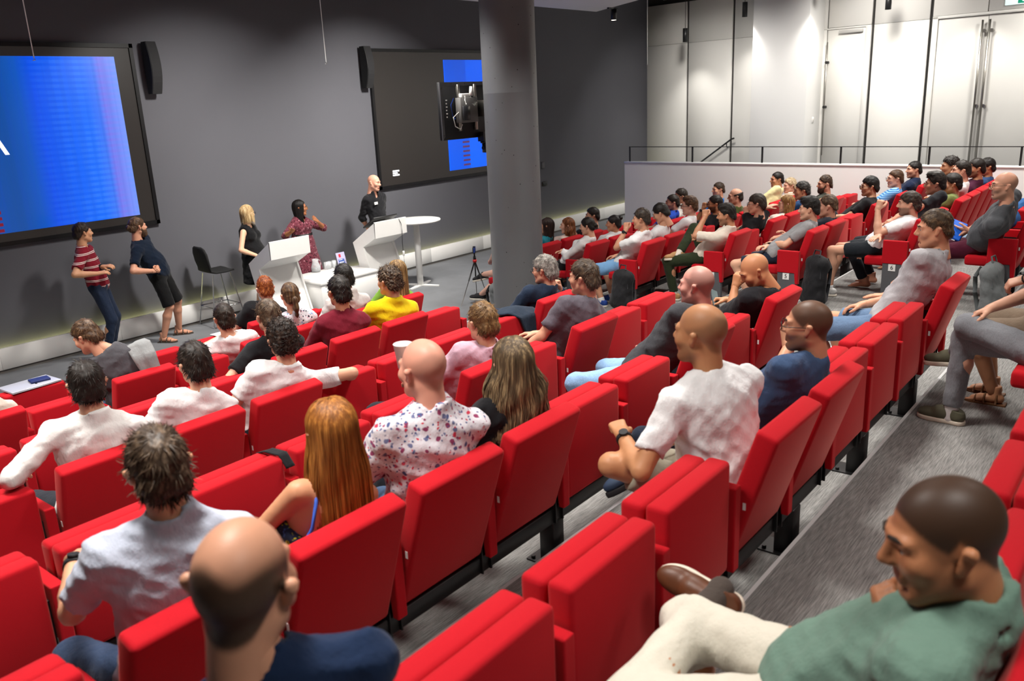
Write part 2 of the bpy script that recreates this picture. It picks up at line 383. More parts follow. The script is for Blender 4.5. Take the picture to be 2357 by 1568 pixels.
USEDR = {1: [0, 1, 2, 3], 2: [0, 1, 4, 5, 7], 3: [0, 1, 2, 4, 5, 7, 8], 4: [0, 2, 3, 4, 6], 5: [0, 1, 4, 6, 8], 6: [0, 1, 3, 4, 5, 6, 7], 7: [0, 1]}
def beam(x0, x1, k, label):
    b = empty('seat_beam', ((x0 + x1) / 2, Yr(k), Fz(k))); tag(b, label, 'seat frame', 'black beams under the seats')
    h = (x1 - x0) / 2
    MB().box((-h, 0.045, 0.235), (h, 0.125, 0.315), 0.004, 1).obj('beam', M_BLACK, b)
    n = max(2, int(round((x1 - x0) / 1.124)))
    lg = MB().box((-0.045, 0.04, 0.0), (0.045, 0.13, 0.24), 0.004, 1).mesh('leg'); lg.materials.append(M_BLACK)
    fp = MB().box((-0.07, -0.0, 0.0), (0.07, 0.2, 0.008)).cyl((-0.045, 0.02, 0.008), (-0.045, 0.02, 0.022), 0.011, n=8).cyl((0.045, 0.02, 0.008), (0.045, 0.02, 0.022), 0.011, n=8).cyl((-0.045, 0.175, 0.008), (-0.045, 0.175, 0.022), 0.011, n=8).mesh('foot_plate'); fp.materials.append(M_BLACK)
    for i in range(n):
        x = -h + 0.45 + (2 * h - 0.9) * i / (n - 1)
        l = link('leg', lg, None, b, loc=(x, 0, 0)); link('foot_plate', fp, None, l)
for k in range(1, 8):
    for j in range(NL[k]):
        x = ENDL[k] - W_SEAT * (j + 0.5); u = j in USEDL[k]; SX['L', k, j] = x
        seat(x, k, u, 'red auditorium seat, %s, left block, %s from the aisle, %s' % (ROWN[k], ORD[j], 'occupied' if u else 'folded up'), 'red seats of the left block')
    beam(ENDL[k] - W_SEAT * NL[k], ENDL[k], k, 'black steel beam with legs under the %s of the left block' % ROWN[k])
for k in range(1, 8):
    for j in range(9):
        x = ENDR[k] + W_SEAT * (j + 0.5); u = j in USEDR[k]; SX['R', k, j] = x
        seat(x, k, u, 'red auditorium seat, %s, right block, %s from the aisle, %s' % (ROWN[k], ORD[j], 'occupied' if u else 'folded up'), 'red seats of the right block')
    beam(ENDR[k] + 0.06, ENDR[k] + W_SEAT * 9, k, 'black steel beam with legs under the %s of the right block' % ROWN[k])
    e = empty('row_end_panel', (ENDR[k] - 0.005, Yr(k), Fz(k)))
    tag(e, 'upholstered red end panel of the %s, right block, at the aisle' % ROWN[k], 'seat end panel', 'numbered end panels along the aisle')
    link('arm_panel', ME_ARM, None, e)
    MB().box((-0.02, 0.0, 0.0), (0.02, 0.215, 0.452)).obj('lower_panel', M_GREYP, e)
    np_ = MB().box((-0.024, 0.085, 0.375), (-0.02, 0.155, 0.445)).obj('number_plate', M_PLATE, e)
    text_obj('row_number', str(k), 0.062, M_INK, Matrix(((0, 0, -1, -0.0245), (-1, 0, 0, 0.12), (0, 1, 0, 0.41), (0, 0, 0, 1))), np_)
# last row in view, at the right edge of the picture
for j, (x, u) in enumerate(((1.81, True), (2.375, False), (2.94, False), (3.50, False), (4.065, False), (4.63, False), (5.19, True), (5.755, True))):
    SX['L', 8, j] = x
    seat(x, 8, u, 'red auditorium seat, eighth row, %s from the left, %s' % (ORD[j], 'occupied' if u else 'folded up'), 'red seats of the back row', -1 if j == 0 else 0)
beam(1.53, 6.03, 8, 'black steel beam with legs under the eighth row')
# ================================================================== FIELD MODELLING (smooth unions turned into one skin)
def smin(a, b, k):
    h = np.maximum(k - np.abs(a - b), 0.0) / k
    return np.minimum(a, b) - h * h * k * 0.25
V = lambda *a: np.array(a, dtype=float)
def nrm(v): return v / (np.linalg.norm(v) + 1e-9)
class Field:
    def __init__(s, lo, hi, h):
        s.lo = np.array(lo, float); s.h = h
        n = np.ceil((np.array(hi) - s.lo) / h).astype(int) + 2; s.n = n
        s.ax = [(s.lo[i] + h * np.arange(n[i])).astype(np.float32) for i in range(3)]
        s.D = np.full(n, 0.3, np.float32)
    def _sl(s, lo, hi, m):
        a = np.clip(np.floor((np.array(lo) - m - s.lo) / s.h).astype(int), 0, s.n - 1)
        b = np.clip(np.ceil((np.array(hi) + m - s.lo) / s.h).astype(int) + 1, 1, s.n)
        sl = tuple(slice(x, y) for x, y in zip(a, b))
        g = (s.ax[0][sl[0]][:, None, None], s.ax[1][sl[1]][None, :, None], s.ax[2][sl[2]][None, None, :])
        return sl, g
    def _cap(s, g, a, b, ra, rb, flat):
        d = b - a; L2 = float(d @ d) + 1e-9
        px, py, pz = g[0] - a[0], g[1] - a[1], g[2] - a[2]
        t0 = (px * d[0] + py * d[1] + pz * d[2]) / L2
        t = np.clip(t0, 0, 1.15 if flat else 1)
        r = np.sqrt((px - t * d[0]) ** 2 + (py - t * d[1]) ** 2 + (pz - t * d[2]) ** 2) - (ra + t * (rb - ra))
        if flat: r = np.maximum(r, (t0 - 1.0) * math.sqrt(L2))
        return r
    def cap(s, a, b, ra, rb, k=0.02, flat=False, sub=False):
        a = np.array(a, float); b = np.array(b, float); R = max(ra, rb)
        sl, g = s._sl(np.minimum(a, b) - R, np.maximum(a, b) + R, k + 2 * s.h + 0.03)
        d = s._cap(g, a, b, ra, rb, flat); s._put(sl, d, k, sub); return s
    def ell(s, c, r, k=0.02, ax=None, sub=False):
        c = np.array(c, float); r = np.array(r, float); R = r.max()
        sl, g = s._sl(c - R, c + R, k + 2 * s.h + 0.03)
        px, py, pz = g[0] - c[0], g[1] - c[1], g[2] - c[2]
        if ax is not None:
            px, py, pz = (px * ax[0][0] + py * ax[0][1] + pz * ax[0][2], px * ax[1][0] + py * ax[1][1] + pz * ax[1][2], px * ax[2][0] + py * ax[2][1] + pz * ax[2][2])
        k0 = np.sqrt((px / r[0]) ** 2 + (py / r[1]) ** 2 + (pz / r[2]) ** 2)
        k1 = np.sqrt((px / r[0] ** 2) ** 2 + (py / r[1] ** 2) ** 2 + (pz / r[2] ** 2) ** 2) + 1e-6
        s._put(sl, k0 * (k0 - 1) / k1, k, sub); return s
    def _put(s, sl, d, k, sub):
        if sub: s.D[sl] = -smin(-s.D[sl], d, k)
        else: s.D[sl] = smin(s.D[sl], d, k)
    def plane(s, p, n):      # keep the side the normal points away from
        X, Y, Z = s.ax[0][:, None, None], s.ax[1][None, :, None], s.ax[2][None, None, :]
        s.D = np.maximum(s.D, ((X - p[0]) * n[0] + (Y - p[1]) * n[1] + (Z - p[2]) * n[2]).astype(np.float32)); return s
    def fold(s, amp, freq, seed, stretch=(1, 1, 1), ridge=True):
        r = np.random.RandomState(seed)
        ii = np.nonzero(np.abs(s.D) < 0.04)
        P = np.stack([s.ax[i][ii[i]] for i in range(3)], 1)
        q = P * np.array(stretch)
        w = q + 0.35 / freq * np.sin(q[:, [1, 2, 0]] * freq * 0.8 + r.uniform(0, 6, 3))
        o = np.zeros(len(P))
        for a, f in ((1.0, 1.0), (0.55, 2.1)):
            for _ in range(3):
                d = nrm(r.normal(size=3)); x = np.sin(w @ d * freq * f + r.uniform(0, 6))
                o += a * ((1 - 2 * np.abs(x)) if ridge else x)
        s.D[ii] -= (amp * o / 3.0).astype(np.float32); return s
    def nets(s):
        D, h = s.D, s.h
        D[0] = D[-1] = 0.3; D[:, 0] = D[:, -1] = 0.3; D[:, :, 0] = D[:, :, -1] = 0.3
        ins = D < 0; nx, ny, nz = D.shape
        c = np.zeros((nx - 1, ny - 1, nz - 1), np.uint8)
        for i in (0, 1):
            for j in (0, 1):
                for l in (0, 1): c += ins[i:nx - 1 + i, j:ny - 1 + j, l:nz - 1 + l]
        act = (c > 0) & (c < 8); ii = np.argwhere(act)
        idx = np.full(act.shape, -1, np.int32); idx[act] = np.arange(len(ii))
        cor = [(i, j, l) for i in (0, 1) for j in (0, 1) for l in (0, 1)]
        val = np.stack([D[ii[:, 0] + a, ii[:, 1] + b, ii[:, 2] + e] for a, b, e in cor], 1)
        acc = np.zeros((len(ii), 3)); cnt = np.zeros(len(ii))
        for a in range(8):
            for b in range(a + 1, 8):
                ca, cb = np.array(cor[a]), np.array(cor[b])
                if np.abs(ca - cb).sum() != 1: continue
                va, vb = val[:, a], val[:, b]; m = (va < 0) != (vb < 0)
                t = np.where(m, va / np.where(m, va - vb, 1), 0)
                acc += np.where(m[:, None], ca + t[:, None] * (cb - ca), 0); cnt += m
        verts = s.lo + h * (ii + acc / cnt[:, None])
        Q = []
        a, b = ins[:-1, 1:-1, 1:-1], ins[1:, 1:-1, 1:-1]; e = np.argwhere(a != b); f = a[tuple(e.T)]
        i, j, l = e[:, 0], e[:, 1] + 1, e[:, 2] + 1
        q = np.stack([idx[i, j - 1, l - 1], idx[i, j, l - 1], idx[i, j, l], idx[i, j - 1, l]], 1); q[~f] = q[~f][:, ::-1]; Q.append(q)
        a, b = ins[1:-1, :-1, 1:-1], ins[1:-1, 1:, 1:-1]; e = np.argwhere(a != b); f = a[tuple(e.T)]
        i, j, l = e[:, 0] + 1, e[:, 1], e[:, 2] + 1
        q = np.stack([idx[i - 1, j, l - 1], idx[i - 1, j, l], idx[i, j, l], idx[i, j, l - 1]], 1); q[~f] = q[~f][:, ::-1]; Q.append(q)
        a, b = ins[1:-1, 1:-1, :-1], ins[1:-1, 1:-1, 1:]; e = np.argwhere(a != b); f = a[tuple(e.T)]
        i, j, l = e[:, 0] + 1, e[:, 1] + 1, e[:, 2]
        q = np.stack([idx[i - 1, j - 1, l], idx[i, j - 1, l], idx[i, j, l], idx[i - 1, j, l]], 1); q[~f] = q[~f][:, ::-1]; Q.append(q)
        return verts, np.concatenate(Q)
def to_mesh(name, V_, Q_, tris=None, attrs=None, smooth=True):
    me = bpy.data.meshes.new(name); nv = len(V_); nq = len(Q_)
    me.vertices.add(nv); me.vertices.foreach_set('co', np.ascontiguousarray(V_, np.float32).ravel())
    k = Q_.shape[1]; me.loops.add(nq * k); me.loops.foreach_set('vertex_index', np.ascontiguousarray(Q_, np.int32).ravel())
    me.polygons.add(nq); me.polygons.foreach_set('loop_start', np.arange(0, nq * k, k, dtype=np.int32))
    try: me.polygons.foreach_set('loop_total', np.full(nq, k, np.int32))
    except Exception: pass
    me.polygons.foreach_set('use_smooth', np.full(nq, smooth, bool))
    if attrs:
        for an, av in attrs.items():
            at_ = me.attributes.new(an, 'FLOAT', 'POINT'); at_.data.foreach_set('value', np.ascontiguousarray(av, np.float32))
    me.update(calc_edges=True); return me
def join(parts):
    vs, qs, o = [], [], 0
    for v, q in parts:
        vs.append(v); qs.append(q + o); o += len(v)
    return np.concatenate(vs), np.concatenate(qs)

# ------------------------------------------------------------------ head, hands, shoes (built once, placed many times)
def sstep(a, b, x): t = np.clip((x - a) / (b - a), 0, 1); return t * t * (3 - 2 * t)
def head_field(h, female=False):
    f = Field((-0.11, -0.14, -0.2), (0.11, 0.15, 0.15), h)
    j = 0.92 if female else 1.0
    f.ell((0, -0.014, 0.032), (0.0735, 0.096, 0.088), 0.02)
    f.ell((0, 0.028, -0.035), (0.057 * j, 0.062, 0.078), 0.035)
    f.cap((0, 0.066, -0.098), (0, 0.062, -0.096), 0.020 * j, 0.020 * j, 0.03)
    for s in (-1, 1):
        f.cap((s * 0.05 * j, 0.0, -0.055), (s * 0.022, 0.062, -0.095), 0.022 * j, 0.018 * j, 0.03)
        f.ell((s * 0.041, 0.062, -0.022), (0.026, 0.022, 0.026), 0.025)
        f.cap((s * 0.012, 0.088, 0.026), (s * 0.045, 0.074, 0.024), 0.009, 0.010, 0.016)
        f.ell((s * 0.031, 0.0935, 0.0055), (0.0165, 0.013, 0.0085), 0.008, sub=True); f.ell((s * 0.0315, 0.0735, 0.0135), (0.015, 0.0142, 0.008), 0.003); f.ell((s * 0.0315, 0.073, -0.002), (0.014, 0.0135, 0.006), 0.003)
    f.cap((0, 0.088, 0.012), (0, 0.108, -0.022), 0.009, 0.0125, 0.012)
    for s in (-1, 1): f.ell((s * 0.011, 0.098, -0.026), (0.009, 0.011, 0.009), 0.006)
    f.cap((-0.019, 0.084, -0.0555), (0.019, 0.084, -0.0555), 0.0085, 0.0085, 0.007); f.cap((-0.015, 0.084, -0.068), (0.015, 0.084, -0.068), 0.009, 0.009, 0.007); f.ell((0, 0.084, -0.082), (0.03, 0.012, 0.006), 0.008, sub=True)
    f.cap((-0.02, 0.0935, -0.0615), (0.02, 0.0935, -0.0615), 0.0034, 0.0034, 0.003, sub=True)
    for s in (-1, 1):
        f.cap((s * 0.076, -0.004, -0.024), (s * 0.0875, -0.018, 0.013), 0.0105, 0.0145, 0.006)
        f.ell((s * 0.0965, -0.009, 0.0), (0.007, 0.009, 0.015), 0.005, sub=True)
    f.cap((0, -0.028, -0.06), (0, -0.045, -0.19), 0.056 * j, 0.058 * j, 0.03)
    return f
HEADS = {}
def get_head(h, female):
    k = (h, female)
    if k not in HEADS: HEADS[k] = head_field(h, female).nets()
    return HEADS[k]
def hairline(y, front=0.068):
    return np.interp(y, [-0.13, -0.095, -0.07, -0.035, -0.008, 0.012, 0.03, 0.052, 0.075, 0.11], [-0.078, -0.078, -0.055, -0.005, 0.028, 0.005, 0.02, 0.042, front, front])
def head_masks(v, style, zf=0.068):
    """pigment maps in head space: scalp hair stubble, beard stubble, lips"""
    x, y, z = v.T
    sc = sstep(-0.008, 0.010, z - hairline(y, zf)) * (np.abs(x) < 0.0805)
    if style == 'horseshoe': sc = sc * (1 - 0.93 * sstep(0.03, 0.062, z + 0.28 * y + 0.012 * np.sin(x * 60)))
    if style == 'crown': sc = sc * (1 - 0.85 * sstep(0.055, 0.02, np.sqrt(x ** 2 + (y + 0.035) ** 2)) * (z > 0.05)) * (1 - 0.9 * sstep(0.0, 0.04, y) * (z > 0.05))
    if style == 'none': sc = sc * 0.12
    bd = sstep(-0.02, -0.04, z + 0.12 * np.maximum(y - 0.05, 0)) * sstep(-0.03, 0.005, y) * (z > -0.125)
    lp = sstep(0.0165, 0.011, np.abs(z + 0.0615)) * sstep(0.026, 0.02, np.abs(x)) * (y > 0.076)
    return sc, bd, lp
def hand_field(curl, h, spread=1.0):
    f = Field((-0.09, -0.03, -0.10), (0.06, 0.21, 0.05), h)
    xs = (-0.028, -0.0095, 0.009, 0.026); L = (0.070, 0.077, 0.071, 0.056)
    for x, l in zip(xs, L):
        f.cap((x * 0.6, 0.0, 0.0), (x, 0.085 - abs(x) * 0.15, 0.0), 0.015, 0.0118, 0.014)
        p = V(x, 0.086 - abs(x) * 0.15, 0.0); a = 0.0; d0 = V(x * 2.2 * spread, 1, 0); d0 /= np.linalg.norm(d0); r = 0.0100
        for c, fr in zip(curl[:3], (0.46, 0.30, 0.24)):
            a += c; d = V(d0[0] * math.cos(a), d0[1] * math.cos(a), -math.sin(a)); q = p + d * l * fr
            f.cap(p, q, r, r * 0.9, 0.004); p = q; r *= 0.9
    t = curl[3]
    p0, p1 = V(-0.018, 0.016, -0.004), V(-0.046, 0.050, -0.012 - 0.015 * t)
    p2 = p1 + V(-0.018 + 0.02 * t, 0.028, -0.010 - 0.012 * t); p3 = p2 + V(-0.006 + 0.022 * t, 0.024, -0.006 - 0.006 * t)
    f.cap(p0, p1, 0.0165, 0.013, 0.012); f.cap(p1, p2, 0.0125, 0.0108, 0.004); f.cap(p2, p3, 0.0108, 0.009, 0.003)
    f.cap((0, -0.02, 0), (0, 0.012, 0), 0.0265, 0.0225, 0.014)
    return f
CURLS = {'relax': (0.35, 0.45, 0.3, 0.3), 'fist': (1.25, 1.45, 0.9, 1.0), 'flat': (0.12, 0.15, 0.1, 0.1), 'grip': (0.75, 0.75, 0.5, 0.6), 'point': (0.5, 0.7, 0.5, 0.4)}
HANDS = {}
def get_hand(c, h, right):
    k = (c, h)
    if k not in HANDS: HANDS[k] = hand_field(CURLS[c], h).nets()
    v, q = HANDS[k]
    if right: return v, q
    return v * V(-1, 1, 1), q[:, ::-1]
def shoe_parts(h, high=0.0):
    u = Field((-0.06, -0.1, -0.01), (0.06, 0.22, 0.16 + high), h)
    u.cap((0, -0.045, 0.048), (0, 0.05, 0.052), 0.036, 0.040, 0.02); u.ell((0, 0.115, 0.044), (0.044, 0.075, 0.034), 0.03)
    u.cap((0, -0.035, 0.05), (0, -0.03, 0.105 + high), 0.038, 0.041, 0.02); u.cap((0, 0.0, 0.08), (0, 0.07, 0.065), 0.034, 0.034, 0.02)
    u.plane((0, 0, 0.02), (0, 0, -1)); u.plane((0, -0.02, 0.098 + high), (0, -0.35, 0.94))
    s = Field((-0.06, -0.11, -0.01), (0.06, 0.22, 0.05), h * 0.8)
    s.cap((0, -0.045, 0.015), (0, 0.03, 0.015), 0.040, 0.037, 0.02); s.ell((0, 0.105, 0.015), (0.048, 0.088, 0.06), 0.03)
    s.plane((0, 0, 0.028), (0, 0, 1)); s.plane((0, 0, 0.0), (0, 0, -1))
    return u.nets(), s.nets()
SHOES = {}
def get_shoe(h, high=0.0):
    k = (h, high)
    if k not in SHOES: SHOES[k] = shoe_parts(h, high)
    return SHOES[k]
def foot_nets(h):
    k = ('foot', h)
    if k not in SHOES:
        f = Field((-0.06, -0.1, -0.01), (0.06, 0.21, 0.13), h)
        f.cap((0, -0.045, 0.042), (0, 0.07, 0.035), 0.032, 0.030, 0.02); f.ell((0, 0.09, 0.03), (0.042, 0.05, 0.022), 0.02); f.cap((0, -0.02, 0.05), (0, -0.02, 0.12), 0.034, 0.036, 0.02)
        for i, x in enumerate((-0.030, -0.012, 0.004, 0.018, 0.031)): f.cap((x, 0.115 - 0.004 * i, 0.022), (x, 0.155 - 0.010 * i, 0.018), 0.0125 - 0.001 * i, 0.0105 - 0.0008 * i, 0.005)
        f.plane((0, 0, 0.012), (0, 0, -1)); SHOES[k] = f.nets()
    return SHOES[k]

# ------------------------------------------------------------------ hair
def strands_geo(roots, dirs, length, lift, nrmls, rad, seg=3, seed=0, wav=0.0):
    r = np.random.RandomState(seed); n = len(roots); L = length * r.uniform(0.7, 1.15, (n, 1))
    P = []
    for i in range(seg + 1):
        t = i / seg
        P.append(roots + dirs * L * t + nrmls * (lift * L * t * (1 - 0.75 * t) - 0.8 * (L * t) ** 2 / 0.18) + wav * r.normal(size=(n, 3)) * t)
    side = np.cross(dirs, nrmls); side /= np.linalg.norm(side, axis=1, keepdims=True) + 1e-9
    vs, qs = [], []; base = 0
    for i in range(seg + 1):
        w = rad * (1 - 0.85 * (i / seg) ** 2)
        for a, b in ((-1, 0), (0, 0.8), (1, 0)): vs.append(P[i] + side * (a * w) + nrmls * (b * w))
    Vv = np.stack(vs, 1).reshape(-1, 3); m = 3 * (seg + 1)
    q0 = []
    for i in range(seg):
        for a in (0, 1): q0.append([i * 3 + a, i * 3 + a + 1, (i + 1) * 3 + a + 1, (i + 1) * 3 + a])
    q0 = np.array(q0); Q = (q0[None] + (np.arange(n) * m)[:, None, None]).reshape(-1, 4)
    return Vv, Q
def face_normals(v, q):
    a = v[q[:, 2]] - v[q[:, 0]]; b = v[q[:, 3]] - v[q[:, 1]]; n = np.cross(a, b); return n / (np.linalg.norm(n, axis=1, keepdims=True) + 1e-9)
def hair_short(h, t=0.008, top=0.018, zf=0.071, recede=None, quiff=0.0, curly=0.0, fade=0.0, seed=0, strands=0, slen=0.035, lift=0.35, back=0.0):
    f = Field((-0.13, -0.17, -0.17), (0.13, 0.15, 0.21), h)
    f.ell((0, -0.014, 0.034 + (top - t) * 0.5), (0.0745 + t, 0.097 + t, 0.087 + t * 0.3 + top * 0.7), 0.01)
    f.cap((-0.03, -0.075, -0.03), (0.03, -0.075, -0.03), 0.034 + t, 0.034 + t, 0.04)
    if quiff: f.ell((0, 0.055, 0.108), (0.058, 0.04, 0.024 + quiff), 0.03); f.ell((0.0, 0.0, 0.115), (0.06, 0.07, 0.02 + quiff * 0.5), 0.03)
    X, Y, Z = f.ax[0][:, None, None], f.ax[1][None, :, None], f.ax[2][None, None, :]
    hl = hairline(f.ax[1], zf).astype(np.float32)[None, :, None] - back
    hl = hl + (0.005 * np.sin(X * 95 + 1.3 * seed) + 0.003 * np.sin(X * 210 + Y * 90)).astype(np.float32)
    hl = hl + fade * np.clip((0.03 - Y) * 8, 0, 1) * 0.05
    D = np.maximum(f.D, (hl - Z) * 0.75 + np.maximum(Y - 0.082 - quiff, 0) * 1.5)
    if recede == 'horseshoe': D = np.maximum(D, (Z + 0.28 * Y - 0.045) * 0.8)
    if recede == 'temples': D = np.maximum(D, (0.078 - Z + (np.abs(X) - 0.02) * 0.5) * np.where(Y > 0.035, 1, -9) * 0.7)
    f.D = np.broadcast_to(D, f.D.shape).astype(np.float32).copy()
    if curly: f.fold(curly, 150, seed + 1, ridge=True); f.fold(curly * 0.5, 330, seed + 2)
    else: f.fold(0.0035, 120, seed + 3, (1, 0.4, 0.6))
    v, q = f.nets(); parts = [(v, q)]
    if strands:
        r = np.random.RandomState(seed); n = face_normals(v, q); c = v[q].mean(1)
        ok = np.nonzero((c[:, 2] > hairline(c[:, 1], zf) - 0.005 - back) & (np.linalg.norm((c - V(0, -0.014, 0.034)) / V(0.075, 0.097, 0.088), axis=1) > 0.97))[0]
        pick = r.choice(ok, strands); nn = n[pick]
        wh = V(0.008, -0.075, 0.10); d = c[pick] - wh; d[:, 2] -= 0.02
        if curly: d = r.normal(size=d.shape)
        d -= nn * (d * nn).sum(1, keepdims=True); d /= np.linalg.norm(d, axis=1, keepdims=True) + 1e-6
        d = d + r.normal(size=d.shape) * (0.22 if not curly else 0.8); d /= np.linalg.norm(d, axis=1, keepdims=True)
        parts.append(strands_geo(c[pick] - nn * 0.003, d, slen, lift, nn, 0.0022, 3, seed, 0.001 if not curly else 0.006))
    return join(parts)
def hair_long(L=0.3, wave=0.0, width=0.105, depth=0.085, strands=500, seed=0, part=0.0, phi0=62, segs=22, nphi=44, endvar=0.03, thick=0.012, rad=0.0026, front=False):
    """parametric curtain of hair: scalp cap that falls in strands round the back and sides"""
    r = np.random.RandomState(seed)
    def path(phi, ph, jit, Lx):
        """phi measured from the face round the head; returns points top to end"""
        s, c = np.sin(phi), np.cos(phi); ts = np.linspace(0, 1, segs)
        pts = np.zeros((len(phi), segs, 3))
        for i, t in enumerate(ts):
            if t < 0.42:
                a = (t / 0.42) * (math.pi / 2 + 0.1); rx = (0.0735 + thick + jit) * np.sin(a); ry = (0.096 + thick + jit) * np.sin(a); z = 0.032 + (0.088 + thick + jit) * np.cos(a); u = 0
            else:
                u = (t - 0.42) / 0.58; z = 0.02 - u * (Lx + 0.02); w = sstep(0, 0.55, np.array(u))
                rx = (0.0735 + thick + jit) * (1 - w) + (width + jit * 2) * w; ry = (0.096 + thick + jit) * (1 - w) + (depth + jit * 2) * w
            x = rx * s; y = -0.014 + ry * c
            if wave: 
                x = x + wave * np.sin(z * 42 + ph) * u; y = y + wave * np.cos(z * 37 + ph * 1.3) * u
            pts[:, i, 0], pts[:, i, 1], pts[:, i, 2] = x, y, z
        return pts
    p0 = math.radians(phi0)
    phi = np.linspace(p0, 2 * math.pi - p0, nphi); G = path(phi, phi * 3.0, np.zeros(nphi), np.full(nphi, L))
    v = G.reshape(-1, 3); q = []
    for i in range(nphi - 1):
        for j in range(segs - 1): q.append([i * segs + j, i * segs + j + 1, (i + 1) * segs + j + 1, (i + 1) * segs + j])
    parts = [(v, np.array(q)), (v * V(0.965, 0.965, 1) + V(0, -0.0, -0.002), np.array(q)[:, ::-1])]
    # front cap over the forehead
    cap = Field((-0.12, -0.14, -0.02), (0.12, 0.14, 0.16), 0.010); cap.ell((0, -0.014, 0.032), (0.0735 + thick, 0.096 + thick * 0.8, 0.088 + thick), 0.01)
    hl = hairline(cap.ax[1], 0.078).astype(np.float32)[None, :, None]; cap.D = np.maximum(cap.D, (hl - cap.ax[2][None, None, :]) * 0.8).astype(np.float32)
    parts.append(cap.nets())
    if strands:
        ph = r.uniform(p0, 2 * math.pi - p0, strands); P = path(ph, ph * 3 + r.uniform(-0.6, 0.6, strands), r.uniform(-0.001, 0.006, strands), L + r.normal(size=strands) * endvar)
        P += np.cumsum(r.normal(size=P.shape) * 0.0006, 1)
        out = P - V(0, -0.014, 0); out[:, :, 2] = 0; out /= np.linalg.norm(out, axis=2, keepdims=True) + 1e-6
        side = np.cross(out, V(0, 0, 1)); vs = []
        for i in range(segs):
            w = rad * (1.0 if i < segs * 0.8 else max(0.25, (segs - 1 - i) / (segs * 0.2)))
            for a, b in ((-1, 0), (0, 0.9), (1, 0)): vs.append(P[:, i] + side[:, i] * a * w + out[:, i] * b * w)
        Vv = np.stack(vs, 1).reshape(-1, 3); m = 3 * segs; q0 = []
        for i in range(segs - 1):
            for a in (0, 1): q0.append([i * 3 + a, (i + 1) * 3 + a, (i + 1) * 3 + a + 1, i * 3 + a + 1])
        parts.append((Vv, (np.array(q0)[None] + (np.arange(strands) * m)[:, None, None]).reshape(-1, 4)))
    return join(parts)
def hair_tied(h, kind, seed=0, strands=0):
    a = hair_short(h, t=0.008, top=0.010, zf=0.07, seed=seed, strands=0, back=0.01); f = Field((-0.09, -0.22, -0.28), (0.09, 0.02, 0.16), h)
    if kind == 'pony':
        for p, q, r1, r2 in (((0, -0.10, 0.0), (0, -0.135, -0.02), 0.020, 0.026), ((0, -0.135, -0.02), (0, -0.14, -0.10), 0.027, 0.028), ((0, -0.14, -0.10), (0.005, -0.125, -0.17), 0.028, 0.016), ((0.005, -0.125, -0.17), (0.008, -0.118, -0.20), 0.016, 0.006)): f.cap(p, q, r1, r2, 0.02)
    elif kind == 'topbun': f.ell((0, -0.105, 0.085), (0.036, 0.036, 0.034), 0.01); f.cap((0, -0.08, 0.06), (0, -0.1, 0.08), 0.025, 0.022, 0.02)
    else: f.ell((0, -0.118, 0.0), (0.042, 0.036, 0.038), 0.01); f.cap((0, -0.08, 0.01), (0, -0.11, 0.0), 0.03, 0.028, 0.02)
    f.fold(0.004, 130, seed, (1, 1, 0.35)); return join([a, f.nets()])
def beard_geo(h, t=0.010):
    f = Field((-0.1, -0.05, -0.16), (0.1, 0.15, 0.05), h)
    f.ell((0, 0.030, -0.042), (0.059 + t * 0.5, 0.064 + t, 0.078 + t), 0.03); f.cap((0, 0.068, -0.105), (0, 0.06, -0.11), 0.020 + t, 0.020 + t, 0.03)
    for s in (-1, 1): f.cap((s * 0.056, 0.004, -0.01), (s * 0.03, 0.06, -0.098), 0.018 + t * 0.6, 0.018 + t, 0.03)
    X, Y, Z = f.ax[0][:, None, None], f.ax[1][None, :, None], f.ax[2][None, None, :]
    top = np.interp(f.ax[1], [-0.02, 0.01, 0.03, 0.06, 0.1], [0.01, 0.0, -0.035, -0.045, -0.044]).astype(np.float32)[None, :, None]
    D = np.maximum(f.D, (Z - top) * 0.9); D = np.maximum(D, -(Y + 0.008)); D = np.maximum(D, -(np.sqrt((X / 0.024) ** 2 + ((Z + 0.0615) / 0.014) ** 2) - 1) * 0.012 - np.where(Y > 0.06, 0.0, 1.0))
    f.D = np.broadcast_to(D, f.D.shape).astype(np.float32).copy(); f.fold(0.002, 200, 3); return f.nets()
# ------------------------------------------------------------------ people: materials
def mat_skin(col, hcol, hair_amt=0.0, beard_amt=0.0, red=0.0):
    key = ('skin', col, hcol, round(hair_amt, 2), round(beard_amt, 2), red)
    if key in _MATS: return _MATS[key]
    m, t, b = nt('skin'); v = coord(t); c = lin(col)
    f = noise(t, v, 14, 3); c0 = mixcol(t, f, tuple(x * 0.88 for x in c), (min(1, c[0] * 1.08), c[1] * 1.02, c[2] * 1.0))
    def att(n):
        a = t.nodes.new('ShaderNodeAttribute'); a.attribute_name = n; return a.outputs['Fac']
    def amt(src, k, nz=None):
        x = t.nodes.new('ShaderNodeMath'); x.operation = 'MULTIPLY'; t.links.new(src, x.inputs[0]); x.inputs[1].default_value = k
        return x.outputs[0]
    lips = mixcol(t, amt(att('lipm'), 0.55), c0, (c[0] * 0.75, c[1] * 0.42, c[2] * 0.45))
    h = lin(hcol)
    hb = mixcol(t, amt(att('beardm'), beard_amt), lips, h)
    hh = mixcol(t, amt(att('hairm'), hair_amt), hb, h)
    t.links.new(hh, b.inputs['Base Color'])
    b.inputs['Roughness'].default_value = 0.48; b.inputs['Specular IOR Level'].default_value = 0.35
    b.inputs['Subsurface Weight'].default_value = 0.0
    bump(t, b, noise(t, v, 320, 2), 0.08, 0.002); _MATS[key] = m; return m
